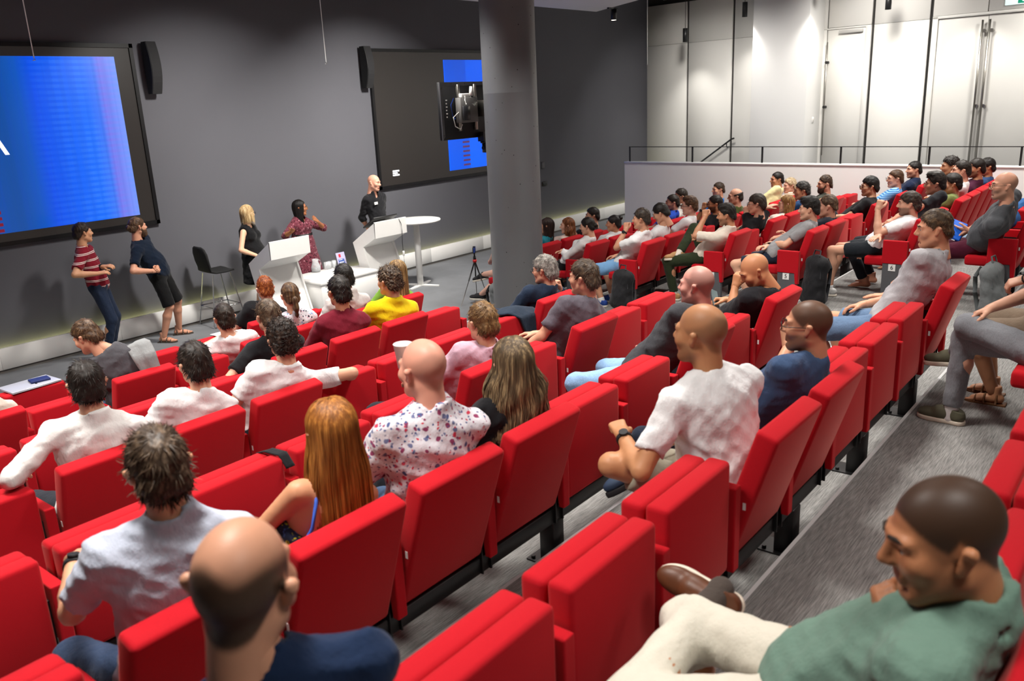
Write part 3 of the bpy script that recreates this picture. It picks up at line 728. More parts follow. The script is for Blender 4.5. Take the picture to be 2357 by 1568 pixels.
def mat_hair(col, col2=None, scale=(60, 60, 5)):
    key = ('hair', col, col2, scale)
    if key in _MATS: return _MATS[key]
    m, t, b = nt('hair'); v = coord(t, 'Object', scale); c = lin(col); d = lin(col2) if col2 else tuple(min(1, x * 1.7) for x in c)
    f = noise(t, v, 1.0, 3, 0.6); cc = ramp(t, f, [(0.32, tuple(x * 0.6 for x in c)), (0.5, c), (0.72, d)])
    t.links.new(cc, b.inputs['Base Color']); b.inputs['Roughness'].default_value = 0.5; b.inputs['Specular IOR Level'].default_value = 0.3
    bump(t, b, f, 0.5, 0.004); _MATS[key] = m; return m
def cloth(col, kind='plain', col2=None, rough=0.9, sc=1.0):
    key = ('cloth', col, kind, col2, sc)
    if key in _MATS: return _MATS[key]
    m, t, b = nt(kind + '_fabric'); v = coord(t); c = lin(col)
    f = noise(t, v, 9, 3)
    base = mixcol(t, f, tuple(x * 0.86 for x in c), tuple(min(1, x * 1.08) for x in c))
    if kind == 'heather':
        g = noise(t, coord(t, 'Object', (300, 300, 90)), 1, 2); base = mixcol(t, g, tuple(x * 0.75 for x in c), tuple(min(1, x * 1.25) for x in c))
    if kind == 'denim':
        g = noise(t, coord(t, 'Object', (260, 260, 60)), 1, 2); g2 = noise(t, v, 4, 3)
        base = mixcol(t, g2, mixcol(t, g, tuple(x * 0.7 for x in c), tuple(min(1, x * 1.3) for x in c)), mixcol(t, g, c, tuple(min(1, x * 1.7 + 0.03) for x in c)))
    if kind == 'stripes':       # pairs of thin light stripes
        s = t.nodes.new('ShaderNodeSeparateXYZ'); t.links.new(v, s.inputs[0])
        a = N(t, 'ShaderNodeMath', operation='MULTIPLY'); t.links.new(s.outputs[2], a.inputs[0]); a.inputs[1].default_value = 11.5 * sc
        fr = N(t, 'ShaderNodeMath', operation='FRACT'); t.links.new(a.outputs[0], fr.inputs[0])
        w = lin(col2); z = (0, 0, 0); o = (1, 1, 1)
        k = ramp(t, fr.outputs[0], [(0.0, z), (0.40, o), (0.49, z), (0.58, o), (0.67, z)], 'CONSTANT'); base = mixcol(t, k, base, w)
    if kind == 'finestripes':
        w_ = t.nodes.new('ShaderNodeTexWave'); w_.bands_direction = 'Z'; w_.inputs['Scale'].default_value = 14 * sc; t.links.new(v, w_.inputs['Vector'])
        base = mixcol(t, ramp(t, w_.outputs['Fac'], [(0.45, (0, 0, 0)), (0.55, (1, 1, 1))]), base, lin(col2))
    if kind in ('floral', 'print', 'paisley', 'leafprint'):
        nz = t.nodes.new('ShaderNodeTexNoise'); nz.inputs['Scale'].default_value = 30; t.links.new(v, nz.inputs['Vector'])
        wv = N(t, 'ShaderNodeVectorMath', operation='MULTIPLY_ADD'); t.links.new(nz.outputs['Color'], wv.inputs[0]); wv.inputs[1].default_value = (0.025, 0.025, 0.025); t.links.new(v, wv.inputs[2])
        pal = {'floral': [('#8a3a5e', 0.0), ('#4e5a86', 0.34), ('#c8384f', 0.55), ('#6a6f93', 0.75)], 'print': [('#1b1c2b', 0.0), ('#8fa6c8', 0.4), ('#c9a0b0', 0.7)], 'paisley': [('#2e1218', 0.0), ('#5a2430', 0.5), ('#a4707a', 0.8)], 'leafprint': [('#15161c', 0.0), ('#a8a31e', 0.45), ('#3a4a7c', 0.8)]}[kind]
        for scale, thr in ((34 * sc, 0.42), (62 * sc, 0.36)):
            vo = t.nodes.new('ShaderNodeTexVoronoi'); vo.inputs['Scale'].default_value = scale; t.links.new(wv.outputs[0], vo.inputs['Vector'])
            sp = t.nodes.new('ShaderNodeSeparateColor'); t.links.new(vo.outputs['Color'], sp.inputs[0])
            cc = ramp(t, sp.outputs[0], [(p, lin(x)) for x, p in pal], 'CONSTANT')
            lim = {'floral': 0.62, 'print': 0.8, 'paisley': 1.0, 'leafprint': 0.9}[kind]
            on = N(t, 'ShaderNodeMath', operation='LESS_THAN'); t.links.new(sp.outputs[1], on.inputs[0]); on.inputs[1].default_value = lim
            k = ramp(t, vo.outputs['Distance'], [(thr - 0.12, (1, 1, 1)), (thr, (0, 0, 0))])
            mu = N(t, 'ShaderNodeMath', operation='MULTIPLY'); t.links.new(k, mu.inputs[0]); t.links.new(on.outputs[0], mu.inputs[1])
            base = mixcol(t, mu.outputs[0], base, cc)
    t.links.new(base, b.inputs['Base Color']); b.inputs['Roughness'].default_value = rough; b.inputs['Specular IOR Level'].default_value = 0.15
    b.inputs['Sheen Weight'].default_value = 0.08
    w2 = noise(t, coord(t, 'Object', (1, 1, 0.55)), 26, 4, 0.6); bump(t, b, w2, 0.45, 0.016); _MATS[key] = m; return m
M_EYEW = plain('eye_white', '#d8d2cb', 0.25, var=0); M_IRIS = plain('iris_brown', '#2a1c14', 0.15, var=0)
M_BROWS = {}
M_FRAME = plain('dark_frame', '#161310', 0.3, var=0); M_FRAMEG = plain('gold_frame', '#a98a55', 0.3, metal=0.8, var=0); M_RUBBER = plain('black_rubber', '#17171a', 0.6)
def eye_mesh():
    b = MB(); t = bmesh.new(); bmesh.ops.create_uvsphere(t, u_segments=12, v_segments=10, radius=0.0122)
    for v in t.verts: v.co = Vector((v.co.x, v.co.z, v.co.y))
    for f in t.faces:
        f.smooth = True; f.material_index = 1 if f.calc_center_median().y > 0.0100 else 0
    bmesh.ops.recalc_face_normals(t, faces=list(t.faces)); me = bpy.data.meshes.new('eye'); t.to_mesh(me); t.free(); me.materials.append(M_EYEW); me.materials.append(M_IRIS); return me
ME_EYE = eye_mesh()
def brow_mesh():
    f = Field((-0.08, 0.05, 0.0), (0.08, 0.12, 0.05), 0.0035)
    for s in (-1, 1): f.cap((s * 0.014, 0.0955, 0.0275), (s * 0.032, 0.090, 0.0305), 0.0048, 0.0045, 0.004); f.cap((s * 0.032, 0.090, 0.0305), (s * 0.049, 0.0795, 0.026), 0.0045, 0.0028, 0.004)
    return f.nets()
BROWS = brow_mesh()
def glasses_mesh(rim=0.0022):
    b = MB()
    for s in (-1, 1):
        b.tube([(s * 0.032 + 0.0225 * math.cos(a) * 1.08, 0.112 - 0.006 * abs(math.cos(a)) * (1 if s * math.cos(a) > 0 else 0), 0.002 + 0.019 * math.sin(a)) for a in [2 * math.pi * i / 14 for i in range(15)]], rim, 6)
        b.tube([(s * 0.056, 0.106, 0.008), (s * 0.078, 0.085, 0.008), (s * 0.082, -0.005, 0.010), (s * 0.083, -0.025, -0.006)], rim, 6)
    b.tube([(-0.0085, 0.113, 0.006), (0.0, 0.116, 0.008), (0.0085, 0.113, 0.006)], rim, 6)
    return b
ME_GLASS = {'dark': glasses_mesh(0.0026).mesh('glasses'), 'gold': glasses_mesh(0.0014).mesh('glasses'), 'thin': glasses_mesh(0.0018).mesh('glasses')}
ME_GLASS['dark'].materials.append(M_FRAME); ME_GLASS['gold'].materials.append(M_FRAMEG); ME_GLASS['thin'].materials.append(M_FRAME)
HAIRS = {}
def ik(a, c, l1, l2, pole):
    d = c - a; L = np.linalg.norm(d); dr = d / L
    if L > (l1 + l2) * 0.998: c = a + dr * (l1 + l2) * 0.998; L = (l1 + l2) * 0.998
    L = max(L, abs(l1 - l2) * 1.02 + 0.01); x = (l1 * l1 - l2 * l2 + L * L) / (2 * L); h = math.sqrt(max(l1 * l1 - x * x, 0))
    pv = np.array(pole, float); pv = pv - dr * (pv @ dr); return a + dr * x + nrm(pv) * h, a + dr * L
def rotm(yaw, pitch, roll):
    return np.array(Matrix.Rotation(yaw, 3, 'Z') @ Matrix.Rotation(pitch, 3, 'X') @ Matrix.Rotation(roll, 3, 'Y'))
N_PERS = [0]
def person(label, O, head, gaze=None, yaw=0.0, pitch=0.0, roll=0.0, rz=0.0, sit=True, P=None, nk=(0, -0.036, -0.168), syaw=0.0, b=1.0, belly=0.0, tall=1.0,
           female=False, skin='#c98f72', hair=None, hcol='#2b1d15', hcol2=None, hscale=None, mask='full', hamt=0.0, beard=0.0, beardgeo=0.0, zf=0.068,
           shirt=None, legs=None, shoes=None, LH=None, RH=None, Lg=None, Rg=None, lod=1, glasses=None, watch=None, badge=False, headscale=1.0, extra=None, visible_legs=True):
    """O world origin (floor under the seat back, or between the feet), head = head centre in local axes"""
    N_PERS[0] += 1; sd = N_PERS[0]
    hh, hb, hc, hd = ((0.0052, 0.014, 0.0115, 0.0048), (0.0072, 0.018, 0.015, 0.0068), (0.0088, 0.022, 0.019, 0.0085))[lod]
    H = np.array(head, float)
    if gaze is not None:
        g = np.array(gaze, float) - np.array(O, float) - H
        yaw = -math.atan2(g[0], g[1]) - rz + yaw
    R = rotm(yaw, pitch, roll)
    HS = headscale * (0.96 if female else 1.0) * tall ** 0.5
    Nk = H + np.array(nk, float)
    if P is None:
        z = 0.585; dz = Nk[2] - z; L = 0.475 * tall; dy = math.sqrt(max(L * L - dz * dz, 0.0004)); P = V(0, min(max(Nk[1] + dy, 0.13), 0.36), z)
    P = np.array(P, float)
    sp = nrm(Nk - P); xr = V(math.cos(syaw), math.sin(syaw), 0); xr = nrm(xr - sp * (xr @ sp)); fy = np.cross(sp, xr)
    px = V(math.cos(syaw * 0.3), math.sin(syaw * 0.3), 0); T = np.linalg.norm(Nk - P)
    Ch = P + (Nk - P) * 0.66 - fy * 0.015; Be = P + (Nk - P) * 0.30 + fy * 0.008
    sw = (0.152 if female else 0.172) * b
    S = {s: Nk + xr * s * sw - sp * 0.082 - fy * 0.004 for s in (-1, 1)}
    HB = H + R @ V(0, -0.036, -0.095) * HS
    arms = {}
    la, lf = 0.285 * tall * (0.93 if female else 1), 0.252 * tall * (0.93 if female else 1)
    for s, spec in ((-1, LH), (1, RH)):
        spec = spec or {}
        w = np.array(spec.get('w', (0.09 * s, 0.50, 0.70) if sit else (0.27 * s, 0.06, 0.84)), float)
        E_, W_ = ik(S[s], w, la, lf, spec.get('pole', (0.75 * s, -0.55, -0.5)))
        arms[s] = (S[s], E_, W_, spec)
    lg = {}; lt, ls = 0.43 * tall, 0.42 * tall
    for s, spec in ((-1, Lg), (1, Rg)):
        spec = spec or {}
        hip = P + px * s * 0.085 - V(0, 0, 0.035)
        a = np.array(spec.get('a', (0.13 * s, 0.60, 0.085) if sit else (0.11 * s, 0.0, 0.085)), float)
        K_, A_ = ik(hip, a, lt, ls, spec.get('pole', (0.12 * s, 0.5, 1.0) if sit else (0.1 * s, 1, 0)))
        lg[s] = (hip, K_, A_, spec)
    shirt = shirt or dict(mat=cloth('#888888')); legs = legs or dict(mat=cloth('#23262e'), kind='trousers')
    ax = (xr, fy, sp); arm_t = 0.88 if female else 1.0
    def torso(f, i):
        bb_ = b * (0.9 if female else 1.0)
        f.ell(P + V(0, 0, 0.01), ((0.165 * bb_ if not female else 0.168 * b) + i, 0.122 + i + belly * 0.2, 0.125 + i), 0.05, (px, np.cross(V(0, 0, 1), px), V(0, 0, 1)))
        f.ell(Be, (0.146 * bb_ + i + belly * 0.35, 0.108 + i + belly, 0.16 + i), 0.06, ax)
        f.ell(Ch, (0.168 * bb_ + i, 0.112 + i + belly * 0.25, 0.185 + i), 0.06, ax)
        f.cap(S[-1] + xr * 0.03, S[1] - xr * 0.03, 0.056 + i, 0.056 + i, 0.05)
        for s in (-1, 1): f.cap(Nk + sp * 0.005, S[s] - xr * s * 0.03 + sp * 0.008, 0.044 + i, 0.040 + i, 0.045)
        if female:
            for s in (-1, 1): f.ell(Ch + xr * s * 0.072 + fy * 0.085 - sp * 0.01, (0.062 + i, 0.052 + i, 0.06 + i), 0.03, ax)
    pts = [P, Nk, H] + [q for a in arms.values() for q in a[:3]] + ([q for a in lg.values() for q in a[:3]] if visible_legs else [])
    lo = np.min(pts, 0) - 0.27; hi = np.max(pts, 0) + 0.27
    # --- skin
    f = Field(lo, hi, hb); torso(f, -0.022)
    f.cap(Nk - sp * 0.02, HB, 0.058 * HS * (0.86 if female else 1.0), 0.053 * HS * (0.9 if female else 1), 0.022)
    for s, (A, E_, W_, spec) in arms.items():
        M_ = E_ + (W_ - E_) * 0.3
        f.cap(A, E_, 0.047 * arm_t * b ** 0.5, 0.039 * arm_t, 0.03); f.cap(E_, M_, 0.039 * arm_t, 0.042 * arm_t, 0.012); f.cap(M_, W_, 0.042 * arm_t, 0.0275 * arm_t, 0.012)
    if visible_legs:
        for s, (A, K_, F_, spec) in lg.items():
            C_ = K_ + (F_ - K_) * 0.32 - nrm(np.cross(np.cross(F_ - K_, A - K_), F_ - K_)) * -0.012
            f.cap(A, K_, 0.078, 0.050, 0.03); f.cap(K_, C_, 0.049, 0.055, 0.02); f.cap(C_, F_, 0.056, 0.036, 0.02)
    parts = [f.nets()]; nb = len(parts[0][0])
    hv, hq = get_head(hh, female); sc_, bd_, lp_ = head_masks(hv, mask, zf)
    parts.append(((hv * HS) @ R.T + H, hq))
    n2 = nb + len(hv); am = [np.zeros(nb), sc_], [np.zeros(nb), bd_], [np.zeros(nb), lp_]
    watchpos = None
    for s, (A, E_, W_, spec) in arms.items():
        v, q = get_hand(spec.get('curl', 'relax'), hd, s > 0)
        fd = nrm(np.array(spec['fd'], float)) if 'fd' in spec else nrm(W_ - E_)
        dn = np.array(spec.get('dn', (0.3 * s, 0, 1)), float); dn = nrm(dn - fd * (dn @ fd)); xx = np.cross(fd, dn)
        k = (0.88 if female else 0.97) * tall
        parts.append(((v * k) @ np.array([xx, fd, dn]) + W_, q))
        if watch == s: watchpos = (W_ - nrm(W_ - E_) * 0.035, nrm(W_ - E_), dn)
    bare = shoes is not None and shoes.get('kind') == 'sandal'
    footM = {}
    if visible_legs:
        for s, (A, K_, F_, spec) in lg.items():
            fd = np.array(spec.get('fd', (0.12 * s, 1, 0)), float); up = np.array(spec.get('up', (0, 0, 1)), float)
            fd = nrm(fd); up = nrm(up - fd * (up @ fd)); xx = np.cross(fd, up); M_ = np.array([xx, fd, up]); o = F_ - up * 0.085
            footM[s] = (M_, o)
            if bare or shoes is None or shoes.get('kind') == 'flat':
                v, q = foot_nets(hd * 1.2); parts.append(((v * (0.9 if female else 1.0)) @ M_ + o, q))
    bv, bq = join(parts); z = np.zeros(len(bv) - n2)
    me = to_mesh('person', bv, bq, attrs={'hairm': np.concatenate(am[0] + [z]), 'beardm': np.concatenate(am[1] + [z]), 'lipm': np.concatenate(am[2] + [z])})
    me.materials.append(mat_skin(skin, hcol, hamt, beard))
    po = link('person', me, None, None, loc=tuple(O), rot=(0, 0, rz)); tag(po, label, 'person')
    # --- shirt
    st = shirt; infl = st.get('infl', 0.012); f = Field(lo, hi, hc); torso(f, infl)
    sl = st.get('sleeve', 'short')
    for s, (A, E_, W_, spec) in arms.items():
        if sl == 'none': continue
        if sl in ('short', 'half'):
            q = A + (E_ - A) * (0.72 if sl == 'short' else 0.92); f.cap(A - (E_ - A) * 0.02, q, 0.054 * b ** 0.5 * arm_t + infl, 0.052 * arm_t + infl, 0.03, flat=True)
        else:
            e = W_ if sl == 'long' else E_ + (W_ - E_) * 0.25
            f.cap(A, E_, 0.053 * arm_t + infl, 0.045 * arm_t + infl, 0.03); f.cap(E_, e, 0.045 * arm_t + infl, (0.036 if sl == 'long' else 0.046) * arm_t + infl, 0.02, flat=True)
    na = nrm(HB - Nk)
    if st.get('neck') in ('collar', 'hood'):
        kx = 0.015 if st['neck'] == 'hood' else 0
        f.cap(Nk - na * 0.005 - fy * kx, Nk + na * (0.056 + kx * 0.3) - fy * 0.004, 0.088 + kx, 0.080 + kx, 0.016, flat=True)
        f.cap(Nk - na * 0.01 + fy * 0.004, Nk + na * 0.2, 0.0585, 0.0585, 0.004, sub=True)
        if st['neck'] == 'collar': f.cap(Nk + fy * 0.07 - sp * 0.05, Nk + fy * 0.10 + na * 0.08, 0.02, 0.03, 0.006, sub=True)
    elif st.get('neck') == 'v':
        f.cap(Nk - na * 0.04, Nk + na * 0.2, 0.066, 0.066, 0.006, sub=True)
        f.cap(Nk + fy * 0.13 - sp * 0.15, Nk + fy * 0.10 + sp * 0.03, 0.008, 0.075, 0.006, sub=True)
    else:
        r = 0.066 * (0.92 if female else 1); f.cap(Nk + na * 0.036 + fy * 0.02, Nk + na * 0.2, r, r, 0.006, sub=True)
    if sl == 'none':
        for s in (-1, 1): f.ell(S[s] + xr * s * 0.035, (0.052, 0.12, 0.105), 0.006, ax, sub=True)
    if st.get('top') is not None: f.plane(P + (Nk - P) * st['top'], sp)
    if st.get('skirt'):
        w0, w1, zb = st['skirt']; n_ = P + V(0, 0, -0.06)
        f.cap(n_ + V(0, 0, 0.1), V(st.get('sx', P[0]), P[1], zb + 0.1), w0, w1, 0.05, flat=True); f.plane(V(0, 0, zb), V(0, 0, -1))
    else: f.plane(P - sp * st.get('hem', 0.085), -sp)
    f.fold(st.get('wr', 0.0085), st.get('wf', 26), sd, (1, 1, 1.25))
    v, q = f.nets(); me = to_mesh(st.get('name', 't_shirt'), v, q)
    link(st.get('name', 't_shirt'), me, st['mat'], po)
    # --- legs
    if visible_legs and not (st.get('skirt') and legs.get('kind') == 'none'):
        sh = legs.get('kind') == 'shorts'; f = Field(lo, hi, hc * 1.1)
        f.ell(P + V(0, 0, -0.005), (0.172 * b, 0.128 + belly * 0.2, 0.125), 0.05)
        for s, (A, K_, F_, spec) in lg.items():
            if sh:
                e = A + (K_ - A) * legs.get('len', 0.82); f.cap(A, e, 0.095, 0.082, 0.04, flat=True)
            else:
                w = legs.get('w', 1.0); e = F_ - (F_ - K_) * legs.get('up', 0.05); f.cap(A, K_, 0.094 * w, 0.072 * w, 0.035); f.cap(K_, e, 0.070 * w, 0.057 * w, 0.02, flat=True)
        f.fold(0.006, 24, sd + 50, (1, 1, 1))
        v, q = f.nets(); nm = 'shorts' if sh else 'trousers'; link(nm, to_mesh(nm, v, q), legs['mat'], po)
        if shoes is not None:
            for s in (-1, 1):
                M_, o = footM[s]
                if shoes.get('kind') == 'sandal':
                    sb = MB(); bm_ = sb
                    sb.prism([(-0.042, -0.09), (0.042, -0.09), (0.05, 0.06), (0.048, 0.13), (0.02, 0.175), (-0.02, 0.175), (-0.046, 0.13), (-0.044, 0.06)], 2, -0.012, 0.012, 0, 0.004)
                    for y0, z0, r0 in ((-0.03, 0.085, 0.042), (0.045, 0.055, 0.043), (0.10, 0.038, 0.046)):
                        sb.tube([(r0 * math.cos(a), y0, 0.01 + z0 * math.sin(a)) for a in [math.pi * i / 8 for i in range(9)]], 0.0075, 6)
                    me = sb.mesh('sandal'); me.materials.append(shoes['mat'])
                    so = link('sandal', me, None, po); so.matrix_local = Matrix([[*M_[:, i], o[i]] for i in range(3)] + [[0, 0, 0, 1]]) @ Matrix.Scale(0.92 if female else 1.0, 4)
                elif shoes.get('kind') != 'flat':
                    (uv, uq), (sv, sq) = get_shoe(hd * 1.3, shoes.get('high', 0.0))
                    ux = link('shoe', to_mesh('shoe', uv @ M_ + o, uq), shoes['mat'], po)
                    link('sole', to_mesh('sole', sv @ M_ + o, sq), shoes.get('sole', M_SOLE), ux)
                    if shoes.get('sock') is not None:
                        A, K_, F_, spec = lg[s]; g = Field(F_ - 0.2, F_ + 0.2, 0.009); u_ = nrm(K_ - F_); g.cap(F_ - u_ * 0.05, F_ + u_ * shoes.get('sockh', 0.045), 0.040, 0.043, 0.01, flat=True); vv, qq = g.nets(); link('sock', to_mesh('sock', vv, qq), shoes['sock'], ux)
    # --- head details
    HM = Matrix([[*(R[i] * HS), H[i]] for i in range(3)] + [[0, 0, 0, 1]])
    for s in (-1, 1): o = link('eye', ME_EYE, None, po); o.matrix_local = HM @ Matrix.Translation((s * 0.0315, 0.0735, 0.0055))
    if hcol not in M_BROWS: M_BROWS[hcol] = to_mesh('eyebrows', *BROWS); M_BROWS[hcol].materials.append(plain('brow_' + hcol, hcol, 0.8, var=0.1))
    o = link('eyebrows', M_BROWS[hcol], None, po); o.matrix_local = HM
    if glasses: o = link('glasses', ME_GLASS[glasses], None, po); o.matrix_local = HM
    if hair is not None:
        kind, kw = hair
        if kind == 'short' and 'strands' not in kw: kw = dict(kw, strands=350 if lod == 2 else 700, slen=kw.get('slen', .026), lift=kw.get('lift', .15))
        key = (kind, tuple(sorted(kw.items())), hh, sd if kw.get('strands') else 0)
        kw = dict(kw); seed = kw.pop('seed', sd)
        if key not in HAIRS:
            g = hair_short(hh, seed=seed, **kw) if kind == 'short' else hair_long(seed=seed, **kw) if kind == 'long' else hair_tied(hh, kind, seed=seed)
            HAIRS[key] = to_mesh('hair', *g)
        me = HAIRS[key].copy(); o = link('hair', me, mat_hair(hcol, hcol2, hscale or ((60, 60, 5) if kind != 'short' else (55, 30, 40))), po); o.matrix_local = HM
    if beardgeo:
        o = link('beard', to_mesh('beard', *beard_geo(hh, beardgeo)), mat_hair(hcol, hcol2, (70, 70, 30)), po); o.matrix_local = HM
    if watchpos is not None:
        c, d, dn = watchpos; d = Vector(d); q = d.to_track_quat('Z', 'Y').to_matrix().to_4x4(); mt = Matrix.Translation(c) @ q
        o = MB().lathe([(0.031, -0.010), (0.035, -0.010), (0.035, 0.010), (0.031, 0.010)], n=18).obj('watch', M_RUBBER, po); o.matrix_local = mt
        dn = nrm(dn); p = Vector(c) + Vector(dn) * 0.036
        fz = Vector(dn).to_track_quat('Z', 'Y').to_matrix().to_4x4(); w = MB().cyl((0, 0, -0.004), (0, 0, 0.007), 0.019, n=20).mesh('watch_case'); w.materials.append(M_RUBBER); ob = link('watch_case', w, None, o)
        ob.matrix_local = mt.inverted() @ Matrix.Translation(p) @ fz
    info = dict(obj=po, P=P, Nk=Nk, Ch=Ch, ax=ax, H=H, R=R, arms=arms, legs=lg, S=S, HM=HM)
    if badge:
        c = Ch + fy * (0.128 + belly * 0.3 + (badge if isinstance(badge, float) else 0)) + xr * 0.075 + sp * 0.035; o = MB().box((-0.036, -0.003, -0.022), (0.036, 0.003, 0.022), 0.002, 1).obj('name_badge', M_PLATE, po)
        o.matrix_local = Matrix([[xr[i], fy[i], sp[i], c[i]] for i in range(3)] + [[0, 0, 0, 1]])
    return info
M_SOLE = plain('white_sole', '#d9d2c4', 0.6)
# ================================================================== PEOPLE
SPK = (8.1, 10.6, 1.5)                      # everyone looks at the speaker unless told otherwise
def C(col, **k): return cloth(col, **k)
WHITE_T = lambda: C('#e6e5e6'); BLACK_T = lambda: C('#1c1c1f')
JEANS = lambda c='#3d5473': C(c, kind='denim')
SH_DARK = dict(mat=plain('dark_shoe', '#26262a', 0.6)); SH_WHITE = dict(mat=plain('grey_running_shoe', '#b9b9b7', 0.7, var=0.3, vscale=60), sock=cloth('#e8e8e8'))
def S(hcut=None, **k): return ('short', dict(k))
def sp(label, blk, k, j, px, py, hy=0.09, **kw):
    x = SX[blk, k, j]; O = (x, Yr(k), Fz(k)); Hw = at(px, py, 1, Yr(k) + hy)
    kw.setdefault('syaw', (-0.38 if k < 8 else 0.0) if blk == 'L' else 0.10); d = math.hypot(Hw[0], Hw[1]); kw.setdefault('lod', 0 if d < 4.4 else 1 if d < 8.5 else 2); kw.setdefault('gaze', SPK)
    for a in ('LH', 'RH'):
        if kw.get(a) and 'px' in kw[a]:
            u, v, yy = kw[a]['px']; kw[a] = dict(kw[a]); W = at(u, v, 1, Yr(k) + yy); kw[a]['w'] = tuple(W - np.array(O)); kw[a].pop('px')
    for a in ('Lg', 'Rg'):
        if kw.get(a) and 'px' in kw[a]:
            u, v, yy = kw[a]['px']; kw[a] = dict(kw[a]); W = at(u, v, 1, Yr(k) + yy); kw[a]['a'] = tuple(W - np.array(O)); kw[a].pop('px')
    return person(label, O, Hw - np.array(O), **kw)
FIG4R = dict(a=(-0.06, 0.60, 0.62), pole=(1.0, 0.4, 0.35), fd=(-0.9, 0.35, -0.25), up=(-0.1, 0.4, 0.9))   # right ankle on left knee
FIG4L = dict(a=(0.06, 0.60, 0.62), pole=(-1.0, 0.4, 0.35), fd=(0.9, 0.35, -0.25), up=(0.1, 0.4, 0.9))
# ---- left block, nearest first
p1 = sp('balding man in navy T-shirt turning his head right, close to the camera', 'L', 7, 9, 562, 1345, gaze=None, yaw=-0.98, roll=0.05, b=1.12, skin='#d9a183', hcol='#3a2c22', mask='horseshoe', hamt=0.95, beard=0.5, 
   shirt=dict(mat=C('#1b2c4a')), headscale=1.13, LH=dict(w=(-0.42, 0.02, 0.72), pole=(-1, -0.5, -0.2)), P=None)
p2 = sp('brown-haired man in light blue short-sleeved shirt seen from behind', 'L', 6, 8, 362, 1075, gaze=None, yaw=-0.25, b=1.12, skin='#cf9a7a', hcol='#3a2c20', hcol2='#6b5846', hair=S(t=.010, top=.016, strands=1700, slen=.045, lift=.10),
   shirt=dict(mat=C('#b3b9c9'), neck='collar', name='shirt', wr=.009), legs=dict(mat=JEANS('#22324c')), watch=-1, LH=dict(px=(172, 1287, .52), pole=(-0.6, -0.8, -0.5), dn=(0, 0, 1), fd=(0.7, 0.6, -0.2), curl='relax'))
p3 = sp('woman with long straight ginger hair and thin blue straps', 'L', 6, 7, 764, 992, gaze=None, yaw=-0.42, female=True, skin='#cf9672', hcol='#8a5320', hcol2='#c0813c', hscale=(70, 70, 4), hair=('long', dict(L=.40, width=.112, depth=.098, strands=900, wave=.002, thick=.014, rad=.0028, endvar=.05, phi0=58)), b=0.98,
   shirt=dict(mat=C('#1b2136', kind='leafprint'), sleeve='none', top=.52, name='dress_top'), legs=dict(mat=C('#2a3350', kind='leafprint')), RH=dict(w=(.16, .50, .66)))
for s in (-1, 1):       # bra straps over the shoulders
    P_, Nk, Ch, ax = p3['P'], p3['Nk'], p3['Ch'], p3['ax']; x_, y_, z_ = ax
    base = P_ + (Nk - P_) * 0.52; sh = p3['S'][s] - x_ * s * 0.052
    pts = [base + x_ * s * 0.085 - y_ * 0.105, base + x_ * s * 0.093 - y_ * 0.112 + z_ * 0.08, sh - y_ * 0.062 + z_ * 0.0, sh + z_ * 0.052 - y_ * 0.01, sh + y_ * 0.06 + z_ * 0.0, base + x_ * s * 0.08 + y_ * 0.13]
    MB().tube(pts, 0.0075, 6).obj('strap', plain('blue_strap', '#3c63c8', 0.6), p3['obj'])
p4 = sp('bald man in white floral shirt seen from behind', 'L', 6, 6, 973, 850, gaze=None, yaw=-0.12, b=1.12, skin='#dda08a', hcol='#7a5a4c', mask='horseshoe', hamt=0.35, headscale=1.05,
   shirt=dict(mat=C('#dcd9e0', kind='floral'), neck='collar', sleeve='half', name='shirt', wr=.009), legs=dict(mat=JEANS()))
p5 = sp('woman with long wavy dark blonde hair in black top', 'L', 6, 5, 1180, 838, gaze=None, yaw=-0.55, female=True, skin='#d8a58a', hcol='#5b4a36', hcol2='#a58c66', hscale=(60, 60, 5), hair=('long', dict(L=.33, width=.145, depth=.115, strands=900, wave=.010, thick=.016, rad=.0028, endvar=.05, phi0=55)),
   shirt=dict(mat=BLACK_T(), sleeve='long', name='top'))
sp('bald man in white T-shirt leaning left with ankle crossed on knee', 'L', 7, 5, 1612, 768, hy=.27, gaze=None, yaw=-0.05, b=1.18, belly=.02, skin='#c08a62', hcol='#5a4636', mask='horseshoe', hamt=0.5, beard=.5, headscale=1.04,
   shirt=dict(mat=WHITE_T(), wr=.010), legs=dict(mat=C('#a39c8a'), kind='shorts', len=.8), shoes=dict(mat=plain('navy_sneaker', '#2a3d56', 0.7), sole=plain('black_sole', '#1d1d20', 0.8), sock=cloth('#3fa0d0')), watch=-1,
   LH=dict(px=(1432, 1000, .52), pole=(-0.7, -0.6, -0.4), curl='fist'), RH=dict(px=(1500, 1030, .52), pole=(0.8, -0.3, -0.6), curl='relax'),
   Rg=dict(a=(.1, .62, .085)), Lg=dict(px=(1462, 1062, .60), pole=(-1, .5, .5), fd=(-0.75, .5, -.35), up=(-.1, .5, .8)), P=(-0.05, .16, .585))
sp('man in blue T-shirt and glasses with cropped hair, hand at his chin', 'L', 7, 4, 1858, 750, gaze=None, yaw=.25, b=1.05, skin='#cf9878', hcol='#3a2b22', mask='full', hamt=.85, beard=.6, glasses='thin', zf=.074,
   shirt=dict(mat=C('#3d5274')), legs=dict(mat=C('#1d2433')), LH=dict(px=(1815, 800, .24), pole=(-.4, .3, -1), curl='fist', fd=(.3, .2, 1)), RH=dict(w=(.1, .45, .68)))
